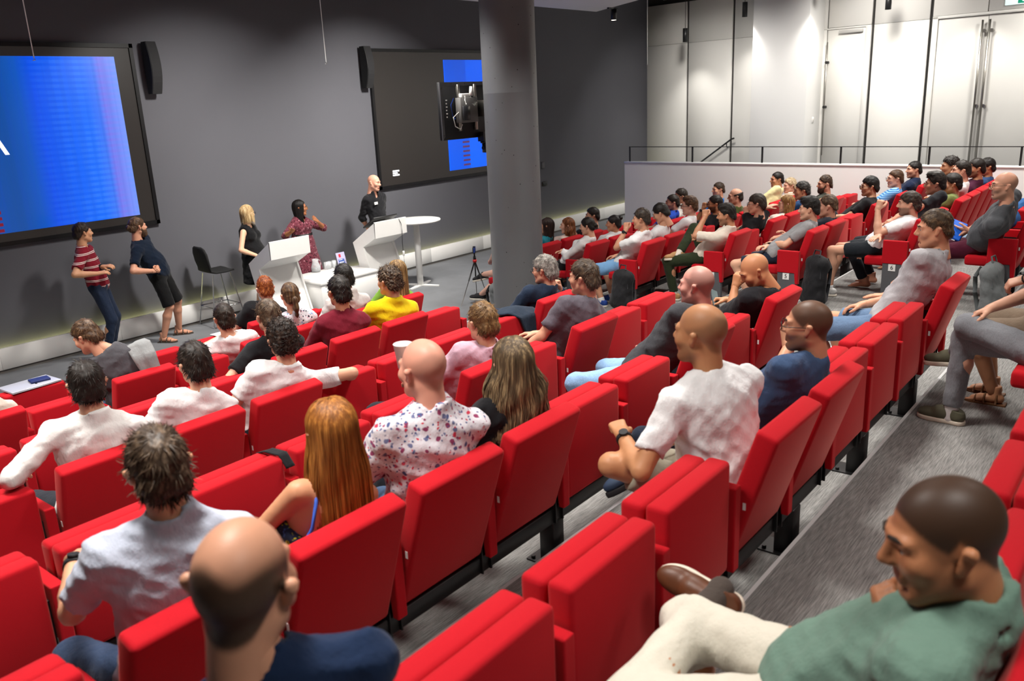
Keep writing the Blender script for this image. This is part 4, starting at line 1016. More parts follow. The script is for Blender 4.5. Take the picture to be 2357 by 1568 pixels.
sp('man in pale grey T-shirt and denim shorts at the aisle end', 'L', 7, 0, 2150, 528, gaze=None, yaw=.38, pitch=-.06, b=1.0, skin='#d29a7a', hcol='#4a3b2c', hcol2='#7a664c', hair=S(t=.004, top=.014, zf=.07, strands=900, slen=.022, lift=.25, fade=.3), mask='full', hamt=.55, tall=1.04,
   shirt=dict(mat=C('#b2b0b4'), wr=.009), legs=dict(mat=JEANS('#5a7290'), kind='shorts', len=.86), shoes=SH_DARK, LH=dict(px=(2010, 715, .52), pole=(-.8, -.3, -.6), curl='flat', dn=(0, 0, 1), fd=(-.1, 1, -.1)), RH=dict(w=(.14, .5, .64)))
sp('bald man in charcoal T-shirt and light jeans with clasped hands', 'L', 6, 2, 1603, 657, gaze=None, yaw=.1, b=1.1, skin='#d3988a', hcol='#6a5650', mask='crown', hamt=.55, headscale=1.02,
   shirt=dict(mat=C('#3d3e42')), legs=dict(mat=JEANS('#7d9fc4')), LH=dict(px=(1480, 805, .48), pole=(-.8, -.3, -.6), curl='grip', fd=(.6, .6, 0)), RH=dict(px=(1492, 812, .50), pole=(.8, -.3, -.6), curl='grip', fd=(-.6, .6, 0)))
p9 = sp('tanned bald man in black T-shirt looking down, holding a phone', 'L', 6, 0, 1737, 624, gaze=None, yaw=.62, pitch=-.5, nk=(.06, -.10, -.145), b=1.1, skin='#c58a63', hcol='#7a5a45', mask='none', beard=.2,
   shirt=dict(mat=C('#222226')), LH=dict(px=(1692, 660, .30), pole=(-.3, .2, -1), curl='grip', fd=(.2, -.1, 1), dn=(-1, .3, .3)), RH=dict(px=(1672, 690, .47), pole=(.6, -.3, -.8), curl='grip', fd=(-.5, .7, .1)))
sp('man in pink shirt with short light brown hair', 'L', 5, 4, 1110, 742, gaze=None, yaw=-.28, skin='#d8a083', hcol='#6b4f30', hcol2='#96764c', hair=S(t=.009, top=.016, strands=1300, slen=.03, lift=.15), b=1.05,
   shirt=dict(mat=C('#c9a4b4'), neck='collar', sleeve='long', name='shirt', wr=.009))
sp('brown-haired man in grey-mauve T-shirt beside the pillar', 'L', 5, 2, 1343, 640, gaze=None, yaw=.15, skin='#d6a084', hcol='#42352a', hcol2='#64523f', hair=S(t=.010, top=.018, strands=1300, slen=.035, lift=.12), b=1.08,
   shirt=dict(mat=C('#5c5760', kind='heather')), legs=dict(mat=C('#26324a')), LH=dict(w=(-.16, .46, .62)))
sp('grey-haired man in dark navy shirt and glasses leaning on his hand', 'L', 4, 0, 1253, 622, gaze=None, yaw=.2, pitch=-.06, skin='#d09a80', hcol='#77726c', hcol2='#b5b0a8', hair=S(t=.013, top=.02, strands=1100, slen=.035, lift=.18), glasses='thin', b=1.1,
   shirt=dict(mat=C('#1f2c40'), neck='collar', sleeve='long', name='shirt'), RH=dict(px=(1288, 665, .12), pole=(.8, .3, -1), curl='fist', fd=(-.3, .1, 1)))
sp('dark-haired man in white shirt resting his elbow on the next seat', 'L', 4, 7, 200, 884, gaze=None, yaw=-.35, skin='#cf9b80', hcol='#201915', hcol2='#2c2420', hair=S(t=.012, top=.014, strands=1300, slen=.04, lift=.10), beard=.5, b=1.15,
   shirt=dict(mat=C('#dedcda'), neck='collar', sleeve='three', name='shirt', wr=.010), LH=dict(px=(35, 1098, .30), pole=(-.9, -.5, -.3), curl='relax'))
sp('young dark-haired man in white T-shirt with side parting', 'L', 4, 6, 448, 838, gaze=None, yaw=-.1, skin='#d9a98c', hcol='#221a15', hcol2='#3a2e26', hair=S(t=.012, top=.02, strands=1300, slen=.04, lift=.1), shirt=dict(mat=WHITE_T(), wr=.010))
sp('curly-haired man in white T-shirt with arm over the next seat', 'L', 4, 5, 650, 783, gaze=None, yaw=-.35, skin='#d3a084', hcol='#251a14', hcol2='#4a382c', hair=S(t=.022, top=.032, curly=.010, strands=900, slen=.026, lift=.8, zf=.06), b=1.08,
   shirt=dict(mat=WHITE_T(), wr=.010), RH=dict(px=(800, 868, .05), pole=(.4, -1, .3), curl='relax'))
sp('brown-haired man in black T-shirt, head above the curly hair', 'L', 3, 3, 617, 728, gaze=None, yaw=-.15, skin='#d5a58a', hcol='#4a3a2c', hcol2='#77634c', hair=S(t=.011, top=.018, strands=900, slen=.04, lift=.1), shirt=dict(mat=BLACK_T()), LH=dict(w=(-.34, .34, .66), pole=(-1, -.2, -.5)))
sp('dark-haired man in burgundy long-sleeved top', 'L', 3, 2, 780, 672, gaze=None, yaw=-.2, skin='#cc9474', hcol='#1a1512', hcol2='#322822', hair=S(t=.011, top=.022, strands=1100, slen=.035, lift=.2), shirt=dict(mat=C('#6a1526'), sleeve='long', name='sweater'), legs=dict(mat=JEANS()))
sp('man with curly brown hair in yellow polo shirt', 'L', 3, 1, 895, 648, gaze=None, yaw=.05, skin='#d8a184', hcol='#3d2e22', hcol2='#76624e', hair=S(t=.022, top=.028, curly=.008, strands=800, slen=.028, lift=.6), b=1.1, belly=.02, shirt=dict(mat=C('#ddc212'), neck='collar', name='polo_shirt', wr=.009))
p15 = sp('hunched man in dark grey T-shirt with jacket on his shoulder', 'L', 2, 5, 200, 776, hy=.28, gaze=None, yaw=.5, pitch=-.42, nk=(.12, -.13, -.12), skin='#d9a184', hcol='#4a3423', hcol2='#7c6044', hair=S(t=.010, top=.020, strands=900, slen=.035, lift=.12), b=1.15, shirt=dict(mat=C('#515055'), wr=.009), legs=dict(mat=JEANS()))
sp('dark-haired man in white T-shirt leaning over the empty front seat', 'L', 2, 3, 516, 733, hy=.2, gaze=None, yaw=-.25, skin='#d9a98c', hcol='#231a14', hcol2='#3c2f26', hair=S(t=.011, top=.018, strands=900, slen=.035, lift=.12), shirt=dict(mat=WHITE_T(), wr=.010), LH=dict(px=(505, 778, .62), pole=(-1, -.3, -.2)))
sp('woman with brown ponytail in white patterned blouse', 'L', 2, 2, 667, 680, gaze=None, yaw=-.3, female=True, skin='#d8a58a', hcol='#4a3524', hcol2='#7c5f42', hscale=(70, 30, 8), hair=('pony', {}), shirt=dict(mat=C('#d3d3dc', kind='print'), name='blouse', wr=.008))
sp('black-haired man in pale grey hooded top', 'L', 2, 1, 791, 638, gaze=None, yaw=-.25, skin='#cb987c', hcol='#15120f', hcol2='#2a2420', hair=S(t=.013, top=.018, strands=900, slen=.04, lift=.1), shirt=dict(mat=C('#cbc6c4'), neck='hood', sleeve='long', name='hooded_top', wr=.011))
sp('woman with long blond dreadlocks in green T-shirt', 'L', 2, 0, 913, 626, gaze=None, yaw=-.1, female=True, skin='#d3a07e', hcol='#7a5c38', hcol2='#c0a270', hscale=(50, 50, 4), hair=('long', dict(L=.38, width=.085, depth=.10, strands=60, rad=.008, thick=.012, endvar=.07, wave=.004)), shirt=dict(mat=C('#7aa83c')))
sp('red-haired man in black T-shirt in front of the left lectern', 'L', 1, 1, 610, 665, gaze=None, yaw=-.35, skin='#e0ab94', hcol='#7a3814', hcol2='#b06a34', hair=S(t=.007, top=.020, strands=900, slen=.03, lift=.25, fade=.3), b=1.08, shirt=dict(mat=BLACK_T()))
sp('person in cream sleeve cut off by the left edge', 'L', 2, 7, -62, 868, gaze=SPK, skin='#d0a080', hcol='#33261c', hair=S(), shirt=dict(mat=C('#cfc6ba'), sleeve='long', name='shirt', wr=.010))
# ---- back row, right foreground
g1 = sp('man in sage green polo and cream trousers, chin on fist, close to the camera', 'L', 8, 0, 2172, 1240, hy=.10, gaze=None, yaw=.52, pitch=-.20, nk=(.03, -.075, -.158), b=1.12, skin='#b87d58', hcol='#2b211a', mask='full', hamt=.93, beard=.25, zf=.07, tall=1.03, lod=0, headscale=1.10,
   shirt=dict(mat=C('#6d8a7c'), neck='collar', name='polo_shirt', wr=.010, infl=.018), legs=dict(mat=C('#d3cdbf'), w=1.08, up=.14), shoes=dict(mat=plain('brown_leather', '#5c3520', 0.45, var=.35, vscale=22), sole=plain('cream_sole', '#e3d8c6', 0.6), sock=cloth('#4a413c')),
   RH=dict(px=(2035, 1440, .21), pole=(.5, .4, -1), curl='fist', fd=(-.3, .1, 1), dn=(-.6, .8, 0)), LH=dict(px=(1768, 1548, .60), pole=(-.7, -.5, -.5), curl='grip', fd=(.15, 1, .25), dn=(-.6, 0, -.4)),
   Rg=dict(a=(.12, .72, .085)), Lg=dict(px=(1640, 1382, .74), pole=(-1, .35, -.25), fd=(-.10, .92, .20), up=(-.80, -.15, .40)))
gj = sp('man in grey jeans and olive sneakers at the right edge', 'L', 8, 6, 2455, 470, hy=.30, gaze=None, yaw=.3, skin='#d3a288', hcol='#3a2d24', hair=S(), shirt=dict(mat=C('#3a4148')), legs=dict(mat=C('#73757a', kind='denim')), lod=0, watch=-1, tall=1.05,
   shoes=dict(mat=plain('olive_canvas', '#5a5846', 0.8), sole=plain('cream_sole', '#e3d8c6', 0.6), sock=cloth('#dcd8d6')), LH=dict(px=(2262, 695, .80), pole=(-.8, -.3, -.3), curl='grip', fd=(-.1, 1, -.4), dn=(-.4, .3, .9)), RH=dict(w=(.1, .6, .75)),
   Rg=dict(a=(.15, .76, .085), fd=(.1, 1, 0)), Lg=dict(px=(2205, 812, .80), pole=(-.6, .4, .8), fd=(-.15, 1, -.06), up=(.1, .05, 1)))
sp('woman in strappy brown sandals beside grey jeans, mostly out of frame', 'L', 8, 7, 2560, 520, hy=.25, gaze=None, yaw=.3, female=True, skin='#b98562', hcol='#2e211a', hair=('bun', {}), shirt=dict(mat=C('#6a4a4a')), legs=dict(mat=C('#7a6a5a'), kind='shorts', len=.9), lod=1, shoes=dict(kind='sandal', mat=plain('brown_strap', '#6b4526', 0.6)), Lg=dict(a=(.06, .62, .085), fd=(.0, 1, 0)), Rg=dict(a=(.25, .66, .085)))
# ---- right block
sp('bare-legged person in black shoes behind the round column', 'R', 1, 0, 1158, 505, skin='#dcae9a', hcol='#2a2018', hair=S(), shirt=dict(mat=C('#8a8f98')), legs=dict(mat=JEANS('#7fa0c0'), kind='shorts', len=.72), lod=1, shoes=dict(mat=plain('black_canvas', '#232325', 0.75), high=.02, sole=plain('white_sole', '#d9d2c4', 0.6)),
   Lg=dict(a=(.10, .95, .085), fd=(-.3, 1, 0)), Rg=dict(px=(1096, 633, 1.12), pole=(.2, .5, 1), fd=(-.35, 1, -.25), up=(0, .2, 1)))
sp('brown-haired woman in teal top right of the column', 'R', 1, 1, 1257, 521, female=True, skin='#c99474', hcol='#2a1b16', hcol2='#4a3228', hair=('long', dict(L=.26, width=.10, depth=.085, strands=200, rad=.004)), shirt=dict(mat=C('#1f7584')))
sp('auburn-haired woman in pale pink blouse', 'R', 1, 2, 1305, 520, female=True, skin='#d9a58c', hcol='#6a3a1a', hcol2='#a8683a', hair=('long', dict(L=.16, width=.125, depth=.105, strands=200, rad=.004, wave=.012)), shirt=dict(mat=C('#d9c2b6'), name='blouse'))
sp('woman in white shirt and black skirt with low dark bun', 'R', 2, 0, 1352, 521, pitch=-.12, female=True, skin='#dba88c', hcol='#1e1814', hcol2='#26201c', hair=('bun', {}), shirt=dict(mat=C('#e2e0df'), sleeve='long', neck='collar', name='shirt', wr=.009), legs=dict(mat=C('#1a1a1c')), LH=dict(w=(-.05, .44, .74), pole=(-.8, -.4, -.4)), RH=dict(w=(.0, .46, .72)))
sp('dark-haired man in black T-shirt behind the woman in white shirt', 'R', 1, 3, 1363, 497, skin='#d2a084', hcol='#1b1512', hair=S(t=.012, top=.02), shirt=dict(mat=BLACK_T()))
sp('woman with dark hair in a high bun and white top', 'R', 2, 1, 1412, 515, female=True, skin='#c48c6c', hcol='#1c1614', hcol2='#231d1a', hair=('topbun', {}), shirt=dict(mat=C('#e3e2e2'), neck='hood', sleeve='long', name='top'))
q6 = sp('man in white T-shirt and denim shorts with hand on his mouth', 'R', 3, 0, 1476, 505, yaw=.1, skin='#d09a7c', hcol='#332a24', hcol2='#55483c', hair=S(t=.008, top=.024, fade=.3), shirt=dict(mat=WHITE_T()), legs=dict(mat=JEANS('#6f9cc8'), kind='shorts', len=.85), shoes=dict(mat=plain('blue_shoe', '#1c3f8c', 0.7), sock=cloth('#e8e8e8')), lod=1, watch=-1, b=1.1,
   LH=dict(w=(-.06, .27, 1.02), pole=(-.5, .3, -1), curl='fist', fd=(.3, .1, 1)), RH=dict(w=(.02, .46, .66)))
sp('black-haired man in white T-shirt looking down', 'R', 3, 1, 1521, 492, pitch=-.4, hy=.14, skin='#d3a183', hcol='#1e1814', hair=S(t=.010, top=.022, fade=.3), shirt=dict(mat=WHITE_T()))
sp('young man in glasses and white T-shirt with wavy brown hair', 'R', 3, 2, 1587, 475, skin='#e0ae98', hcol='#4a3220', hcol2='#7a5a40', hair=S(t=.010, top=.022, quiff=.008), glasses='dark', shirt=dict(mat=WHITE_T()))
sp('man in royal blue polo with receding dark hair', 'R', 2, 4, 1547, 467, skin='#cf9a80', hcol='#241b16', hair=S(t=.009, top=.012, zf=.082), beard=.5, shirt=dict(mat=C('#2348b0'), neck='collar', name='polo_shirt'))
sp('man in glasses and white shirt behind the blue polo', 'R', 2, 5, 1566, 453, skin='#cf9a7c', hcol='#2c231d', hair=S(t=.010, top=.016, curly=.004), glasses='dark', shirt=dict(mat=C('#e0ddd6'), neck='collar', name='shirt'))
sp('man in black shirt, glasses and watch with fingers at his lips', 'R', 3, 4, 1645, 470, skin='#b9805c', hcol='#201915', hair=S(t=.007, top=.012, zf=.076), beard=.85, glasses='dark', shirt=dict(mat=BLACK_T()), watch=-1, LH=dict(w=(-.10, .30, 1.0), pole=(-.5, .3, -1), curl='fist', fd=(.3, -.1, 1)), b=1.1)
sp('man in bright blue T-shirt with cropped brown hair', 'R', 2, 7, 1653, 437, skin='#d8a184', hcol='#3a2c22', hair=S(t=.006, top=.012, fade=.3), shirt=dict(mat=C('#1c74c8')))
sp('balding smiling man in olive green T-shirt', 'R', 3, 5, 1692, 453, skin='#dba48a', hcol='#2a201a', hair=S(t=.008, top=.008, recede='horseshoe'), shirt=dict(mat=C('#4f5a2e')))
q14 = sp('man in cream shirt and dark green trousers, fist at his nose', 'R', 4, 0, 1672, 496, yaw=.12, pitch=-.08, skin='#c58e6c', hcol='#1e1814', hair=S(t=.008, top=.026, fade=.5, quiff=.006), beard=.55, lod=1, shirt=dict(mat=C('#ddd2c4'), neck='collar', sleeve='half', name='shirt', wr=.009), legs=dict(mat=C('#2c3522')), shoes=dict(mat=plain('tan_shoe', '#a98055', 0.7), sock=cloth('#d9d0c4')),
   LH=dict(w=(-.10, .32, 1.06), pole=(-.6, .2, -1), curl='fist', fd=(.25, .1, 1)), RH=dict(w=(.05, .42, .74)), Lg=dict(a=(-.14, .70, .085)), Rg=dict(a=(-.10, .66, .60), pole=(.8, .3, .9), fd=(-.7, .7, .0), up=(0, .2, 1)))
sp('man in glasses and black T-shirt with hand behind his neck', 'R', 4, 2, 1741, 470, pitch=-.05, skin='#dca78c', hcol='#2c211a', hcol2='#46382c', hair=S(t=.016, top=.018, zf=.052), glasses='dark', shirt=dict(mat=BLACK_T()), LH=dict(w=(-.07, .03, 1.04), pole=(-.7, .8, -.2), curl='flat', fd=(.7, -.6, .3)), lod=1)
sp('man in pale yellow shirt high against the white half wall', 'R', 3, 7, 1788, 414, skin='#c98f70', hcol='#1d1714', hair=S(t=.006, top=.010, zf=.076), shirt=dict(mat=C('#e3d9a4'), neck='collar', sleeve='long', name='shirt'))
sp('older person with pale blond hair resting face on hands', 'R', 3, 8, 1817, 428, skin='#d5a088', hcol='#b8a07c', hcol2='#e0d0b0', hair=S(t=.016, top=.022, curly=.005), shirt=dict(mat=C('#b8927a', kind='finestripes', col2='#e0d0c0'), sleeve='long', name='shirt'), LH=dict(w=(.22, .30, .98), pole=(-.5, .3, -1), curl='fist', fd=(.2, -.1, 1)))
sp('woman with blond hair and fringe in cream top', 'R', 4, 3, 1809, 470, female=True, skin='#e0b098', hcol='#8a6236', hcol2='#c9a468', hair=('long', dict(L=.17, width=.105, depth=.09, strands=200, rad=.004)), shirt=dict(mat=C('#e3d8cc')))
sp('man with wavy grey-black hair in dark blue shirt', 'R', 4, 4, 1845, 440, skin='#c8906e', hcol='#2a2725', hcol2='#55504c', hair=S(t=.012, top=.022, curly=.005), shirt=dict(mat=C('#1f3f6a')))
sp('bearded man with curly brown top in dark olive T-shirt', 'R', 4, 6, 1898, 425, skin='#c9967a', hcol='#3a2a1e', hcol2='#66503c', hair=S(t=.006, top=.026, curly=.006, fade=.4), beardgeo=.008, shirt=dict(mat=C('#3c3e36')))
sp('black-haired young man in grey T-shirt with folded arms', 'R', 5, 0, 1862, 482, yaw=.14, skin='#d9a88c', hcol='#16120f', hair=S(t=.010, top=.030, fade=.4, quiff=.008), lod=1, shirt=dict(mat=C('#8b8b8d')), legs=dict(mat=C('#20293a'), kind='shorts', len=.8), shoes=SH_DARK, LH=dict(w=(.02, .42, .70), pole=(-.9, -.3, -.4)), RH=dict(w=(-.08, .44, .68), pole=(.8, -.4, -.4)), watch=1)
sp('man with faded light brown hair in dark navy polo', 'R', 5, 1, 1905, 476, skin='#d8a48a', hcol='#4a3828', hcol2='#75604a', hair=S(t=.006, top=.024, fade=.8), shirt=dict(mat=C('#191d28'), neck='collar', name='polo_shirt'), legs=dict(mat=C('#a9b0b6'), kind='shorts', len=.8))
sp('young man in black T-shirt and round glasses with black hair', 'R', 5, 4, 2001, 430, yaw=.1, skin='#d6a585', hcol='#171413', hair=S(t=.014, top=.024, zf=.056), glasses='dark', shirt=dict(mat=BLACK_T()), legs=dict(mat=C('#22252b'), kind='shorts', len=.7), Lg=dict(a=(.1, .64, .55), pole=(-.2, .5, 1)))
sp('man in blue striped T-shirt and thin glasses', 'R', 5, 6, 2060, 412, skin='#dba68c', hcol='#46301f', hair=S(t=.008, top=.012), glasses='thin', shirt=dict(mat=C('#2266a8', kind='finestripes', col2='#8ab4dc')))
sp('dark-haired man in navy polo against the half wall', 'R', 5, 8, 2103, 391, skin='#d3a084', hcol='#191412', hair=S(t=.009, top=.012, zf=.080), beard=.35, shirt=dict(mat=C('#16223c'), neck='collar', name='polo_shirt'), b=1.1)
q26 = sp('man in white T-shirt and black shorts resting chin on hand', 'R', 6, 0, 2092, 470, hy=.12, yaw=.1, skin='#d9a78c', hcol='#332720', hcol2='#55463a', hair=S(t=.013, top=.020, zf=.058), beard=.7, lod=1, shirt=dict(mat=WHITE_T(), wr=.009), legs=dict(mat=C('#20252b'), kind='shorts', len=.7), shoes=SH_WHITE, tall=1.03,
   LH=dict(w=(-.10, .36, .98), pole=(-.5, .2, -1), curl='fist', fd=(.2, -.2, 1)), RH=dict(w=(-.20, .30, .72), pole=(.8, .2, -.6), curl='flat', dn=(0, 0, 1), fd=(-1, .3, -.2)), Lg=dict(a=(-.14, .80, .085)), Rg=dict(a=(.12, .90, .085)))
sp('man in glasses and black T-shirt with white name badge', 'R', 6, 1, 2152, 424, skin='#d3987c', hcol='#231c18', hcol2='#463c34', hair=S(t=.009, top=.026, fade=.3, quiff=.01), glasses='thin', shirt=dict(mat=C('#26272b')), badge=True, lod=1, b=1.1)
sp('dark-haired man in olive T-shirt partly hidden by the name-badge man', 'R', 6, 3, 2190, 424, skin='#c99a7c', hcol='#1e1814', hair=S(t=.011, top=.018), shirt=dict(mat=C('#6f7a46')))
sp('curly dark-haired man leaning forward against the half wall', 'R', 6, 5, 2186, 384, hy=.35, skin='#b98562', hcol='#1f1814', hair=S(t=.02, top=.03, curly=.010), shirt=dict(mat=C('#55606a')))
sp('man in plain white T-shirt with high forehead', 'R', 6, 4, 2212, 393, skin='#dca88e', hcol='#231b16', hair=S(t=.007, top=.012, zf=.080), shirt=dict(mat=C('#e3e0e0')), lod=1)
sp('dark-haired man in maroon T-shirt', 'R', 6, 6, 2246, 388, skin='#c08a68', hcol='#1e1814', hair=S(t=.011, top=.018), beard=.6, shirt=dict(mat=C('#43182f')))
sp('dark-haired man in blue T-shirt behind the maroon T-shirt', 'R', 6, 7, 2270, 385, skin='#b9825f', hcol='#1a1513', hair=S(t=.012, top=.016), shirt=dict(mat=C('#20395e')))
q33 = sp('bald man in grey T-shirt and maroon shorts holding a blue folder', 'R', 7, 0, 2311, 428, hy=.14, gaze=None, yaw=.42, skin='#cf9a80', hcol='#6a5a50', mask='horseshoe', hamt=.5, beard=.45, glasses='thin', b=1.15, belly=.03, lod=1, tall=1.03,
   shirt=dict(mat=C('#4b4d51', kind='heather')), legs=dict(mat=C('#4a1428'), kind='shorts', len=.86), shoes=SH_DARK, LH=dict(px=(2222, 535, .50), pole=(-.7, -.6, -.4), curl='flat', fd=(.2, 1, .1), dn=(-.6, 0, -.8)), RH=dict(w=(.0, .46, .70)))
sp('person in light jeans and blue top at the right edge', 'R', 7, 1, 2395, 415, hy=.12, skin='#c99474', hcol='#2a2019', hair=S(), shirt=dict(mat=C('#2a5c94')), legs=dict(mat=JEANS('#8aa0b4')), LH=dict(w=(-.08, .22, 1.15), pole=(-.8, .4, -.4)), Lg=dict(a=(-.12, .74, .085)), Rg=dict(a=(.14, .78, .085)))
# ---- people standing at the front
def st(label, x, y, px, py, rz, hyd=0.0, **kw):
    O = np.array((x, y, 0.0)); Hw = at(px, py, 1, y + hyd); d = Hw - O; c, s = math.cos(-rz), math.sin(-rz)
    Hl = V(c * d[0] - s * d[1], s * d[0] + c * d[1], d[2]); kw.setdefault('lod', 0)
    for a in ('LH', 'RH'):
        if kw.get(a) and 'px' in kw[a]:
            u, v_, yy = kw[a]['px']; kw[a] = dict(kw[a]); kw[a].pop('px'); W = at(u, v_, 1, yy) - O; kw[a]['w'] = (c * W[0] - s * W[1], s * W[0] + c * W[1], W[2])
    return person(label, O, Hl, rz=rz, sit=False, **kw)
D = math.radians
st('tall slim man in maroon striped T-shirt talking with his hands', 4.78, 10.55, 191, 536, D(-128), P=(0, .0, .94), nk=(0, -.035, -.172), gaze=(9.3, 10.2, 1.6), skin='#cf9a76', hcol='#2a1e17', hair=S(t=.008, top=.014, strands=900, slen=.02, lift=.1), zf=.07, shirt=dict(mat=C('#7c1526', kind='stripes', col2='#dccfc8'), hem=.10), legs=dict(mat=JEANS('#152238'), w=.95), shoes=SH_DARK, watch=-1,
   LH=dict(px=(238, 614, 10.40), pole=(-.7, -.7, -.4), curl='relax', dn=(.3, 0, 1), fd=(.4, 1, .15)), RH=dict(px=(224, 630, 10.26), pole=(.9, -.6, -.5), curl='relax', fd=(-.25, 1, .1), dn=(.4, 0, 1)))
m2 = st('bearded man in navy T-shirt and black shorts with sandals', 5.62, 10.58, 317, 522, D(-140), P=(.02, .0, .93), nk=(0, -.03, -.172), gaze=(9.6, 10.2, 1.55), skin='#d59c80', hcol='#4a3424', hcol2='#8a6a4c', hair=('bun', {}), mask='full', hamt=.5, beardgeo=.014, b=1.14, belly=.03, shirt=dict(mat=C('#0f1b2c'), hem=.13), legs=dict(mat=C('#161617'), kind='shorts', len=.98), shoes=dict(kind='sandal', mat=plain('dark_sandal', '#3a322a', 0.7)),
   LH=dict(px=(362, 616, 10.40), pole=(-.9, -.5, -.4), curl='grip', fd=(.8, .5, 0), dn=(0, 1, .4)), RH=dict(px=(352, 624, 10.33), pole=(.9, -.5, -.4), curl='grip', fd=(-.8, .5, 0), dn=(0, 1, .4)), Lg=dict(a=(-.23, .05, .085), fd=(-.25, 1, 0)), Rg=dict(a=(.14, -.02, .085), fd=(.15, 1, 0)))
st('blond woman in sleeveless black dress with bob haircut', 7.04, 10.5, 570, 492, D(-152), P=(0, 0, .92), nk=(0, -.03, -.160), gaze=(9.2, 10.9, 1.5), female=True, skin='#e0b192', hcol='#a8895e', hcol2='#d9c49a', hscale=(60, 60, 4), hair=('long', dict(L=.11, width=.098, depth=.082, strands=500, rad=.003, thick=.014)), glasses='dark', shirt=dict(mat=C('#121214'), sleeve='none', neck='v', skirt=(.17, .20, .42), name='dress', wr=.006), legs=dict(kind='none', mat=C('#121214')), shoes=dict(kind='flat'),
   LH=dict(px=(597, 590, 10.36), pole=(-.9, -.5, -.2), curl='relax', fd=(.5, .6, -.5)), RH=dict(px=(590, 588, 10.34), pole=(.9, -.5, -.2), curl='relax', fd=(-.5, .6, -.5)))
p_sp = st('woman with long dark hair in burgundy patterned dress speaking with open hands', 8.06, 10.68, 691, 479, D(-168), P=(0, 0, .90), nk=(0, -.03, -.160), gaze=(11.6, 7.6, 1.5), female=True, skin='#a56b48', hcol='#100c0b', hcol2='#1f1816', hair=('long', dict(L=.30, width=.088, depth=.075, strands=500, rad=.003, thick=.013, phi0=48)), glasses='gold', shirt=dict(mat=C('#6e3440', kind='paisley', sc=.9), sleeve='three', neck='v', skirt=(.18, .27, .35), name='dress', infl=.018, wr=.008), legs=dict(kind='none', mat=C('#121214')), shoes=dict(kind='flat'),
   RH=dict(px=(673, 532, 10.40), pole=(.8, -.4, -.7), curl='flat', fd=(.6, .6, .25), dn=(.2, -.2, -1)), LH=dict(px=(731, 510, 10.46), pole=(-.9, -.3, -.6), curl='flat', fd=(.75, .1, .5), dn=(-.3, 1, .1)))
b_ = p_sp; MB().lathe([(.155, -.035), (.162, -.03), (.162, .03), (.155, .035)], n=28).obj('belt', plain('black_leather', '#18181a', .4), b_['obj']).matrix_local = Matrix.Translation(b_['P'] + V(0, .012, .14)) @ Matrix.Diagonal((1.0, .84, 1, 1))
st('tall bald man in black polo with name badge behind the right lectern', 9.42, 10.42, 861, 421, D(178), P=(0, 0, 1.0), nk=(0, -.035, -.175), yaw=.35, pitch=-.12, roll=-.10, skin='#dfa48c', hcol='#7a5c4c', mask='none', hamt=.3, beard=.25, tall=1.07, b=1.06, headscale=1.02, shirt=dict(mat=C('#1b1b1e'), neck='collar', sleeve='three', name='polo_shirt'), legs=dict(mat=C('#16171b')), shoes=SH_DARK, badge=True,
   LH=dict(w=(-.05, -.20, .98), pole=(-1, -.2, -.2), curl='relax', fd=(1, -.2, -.3)), RH=dict(w=(.06, -.21, .96), pole=(1, -.2, -.2), curl='relax', fd=(-1, -.2, -.3)))
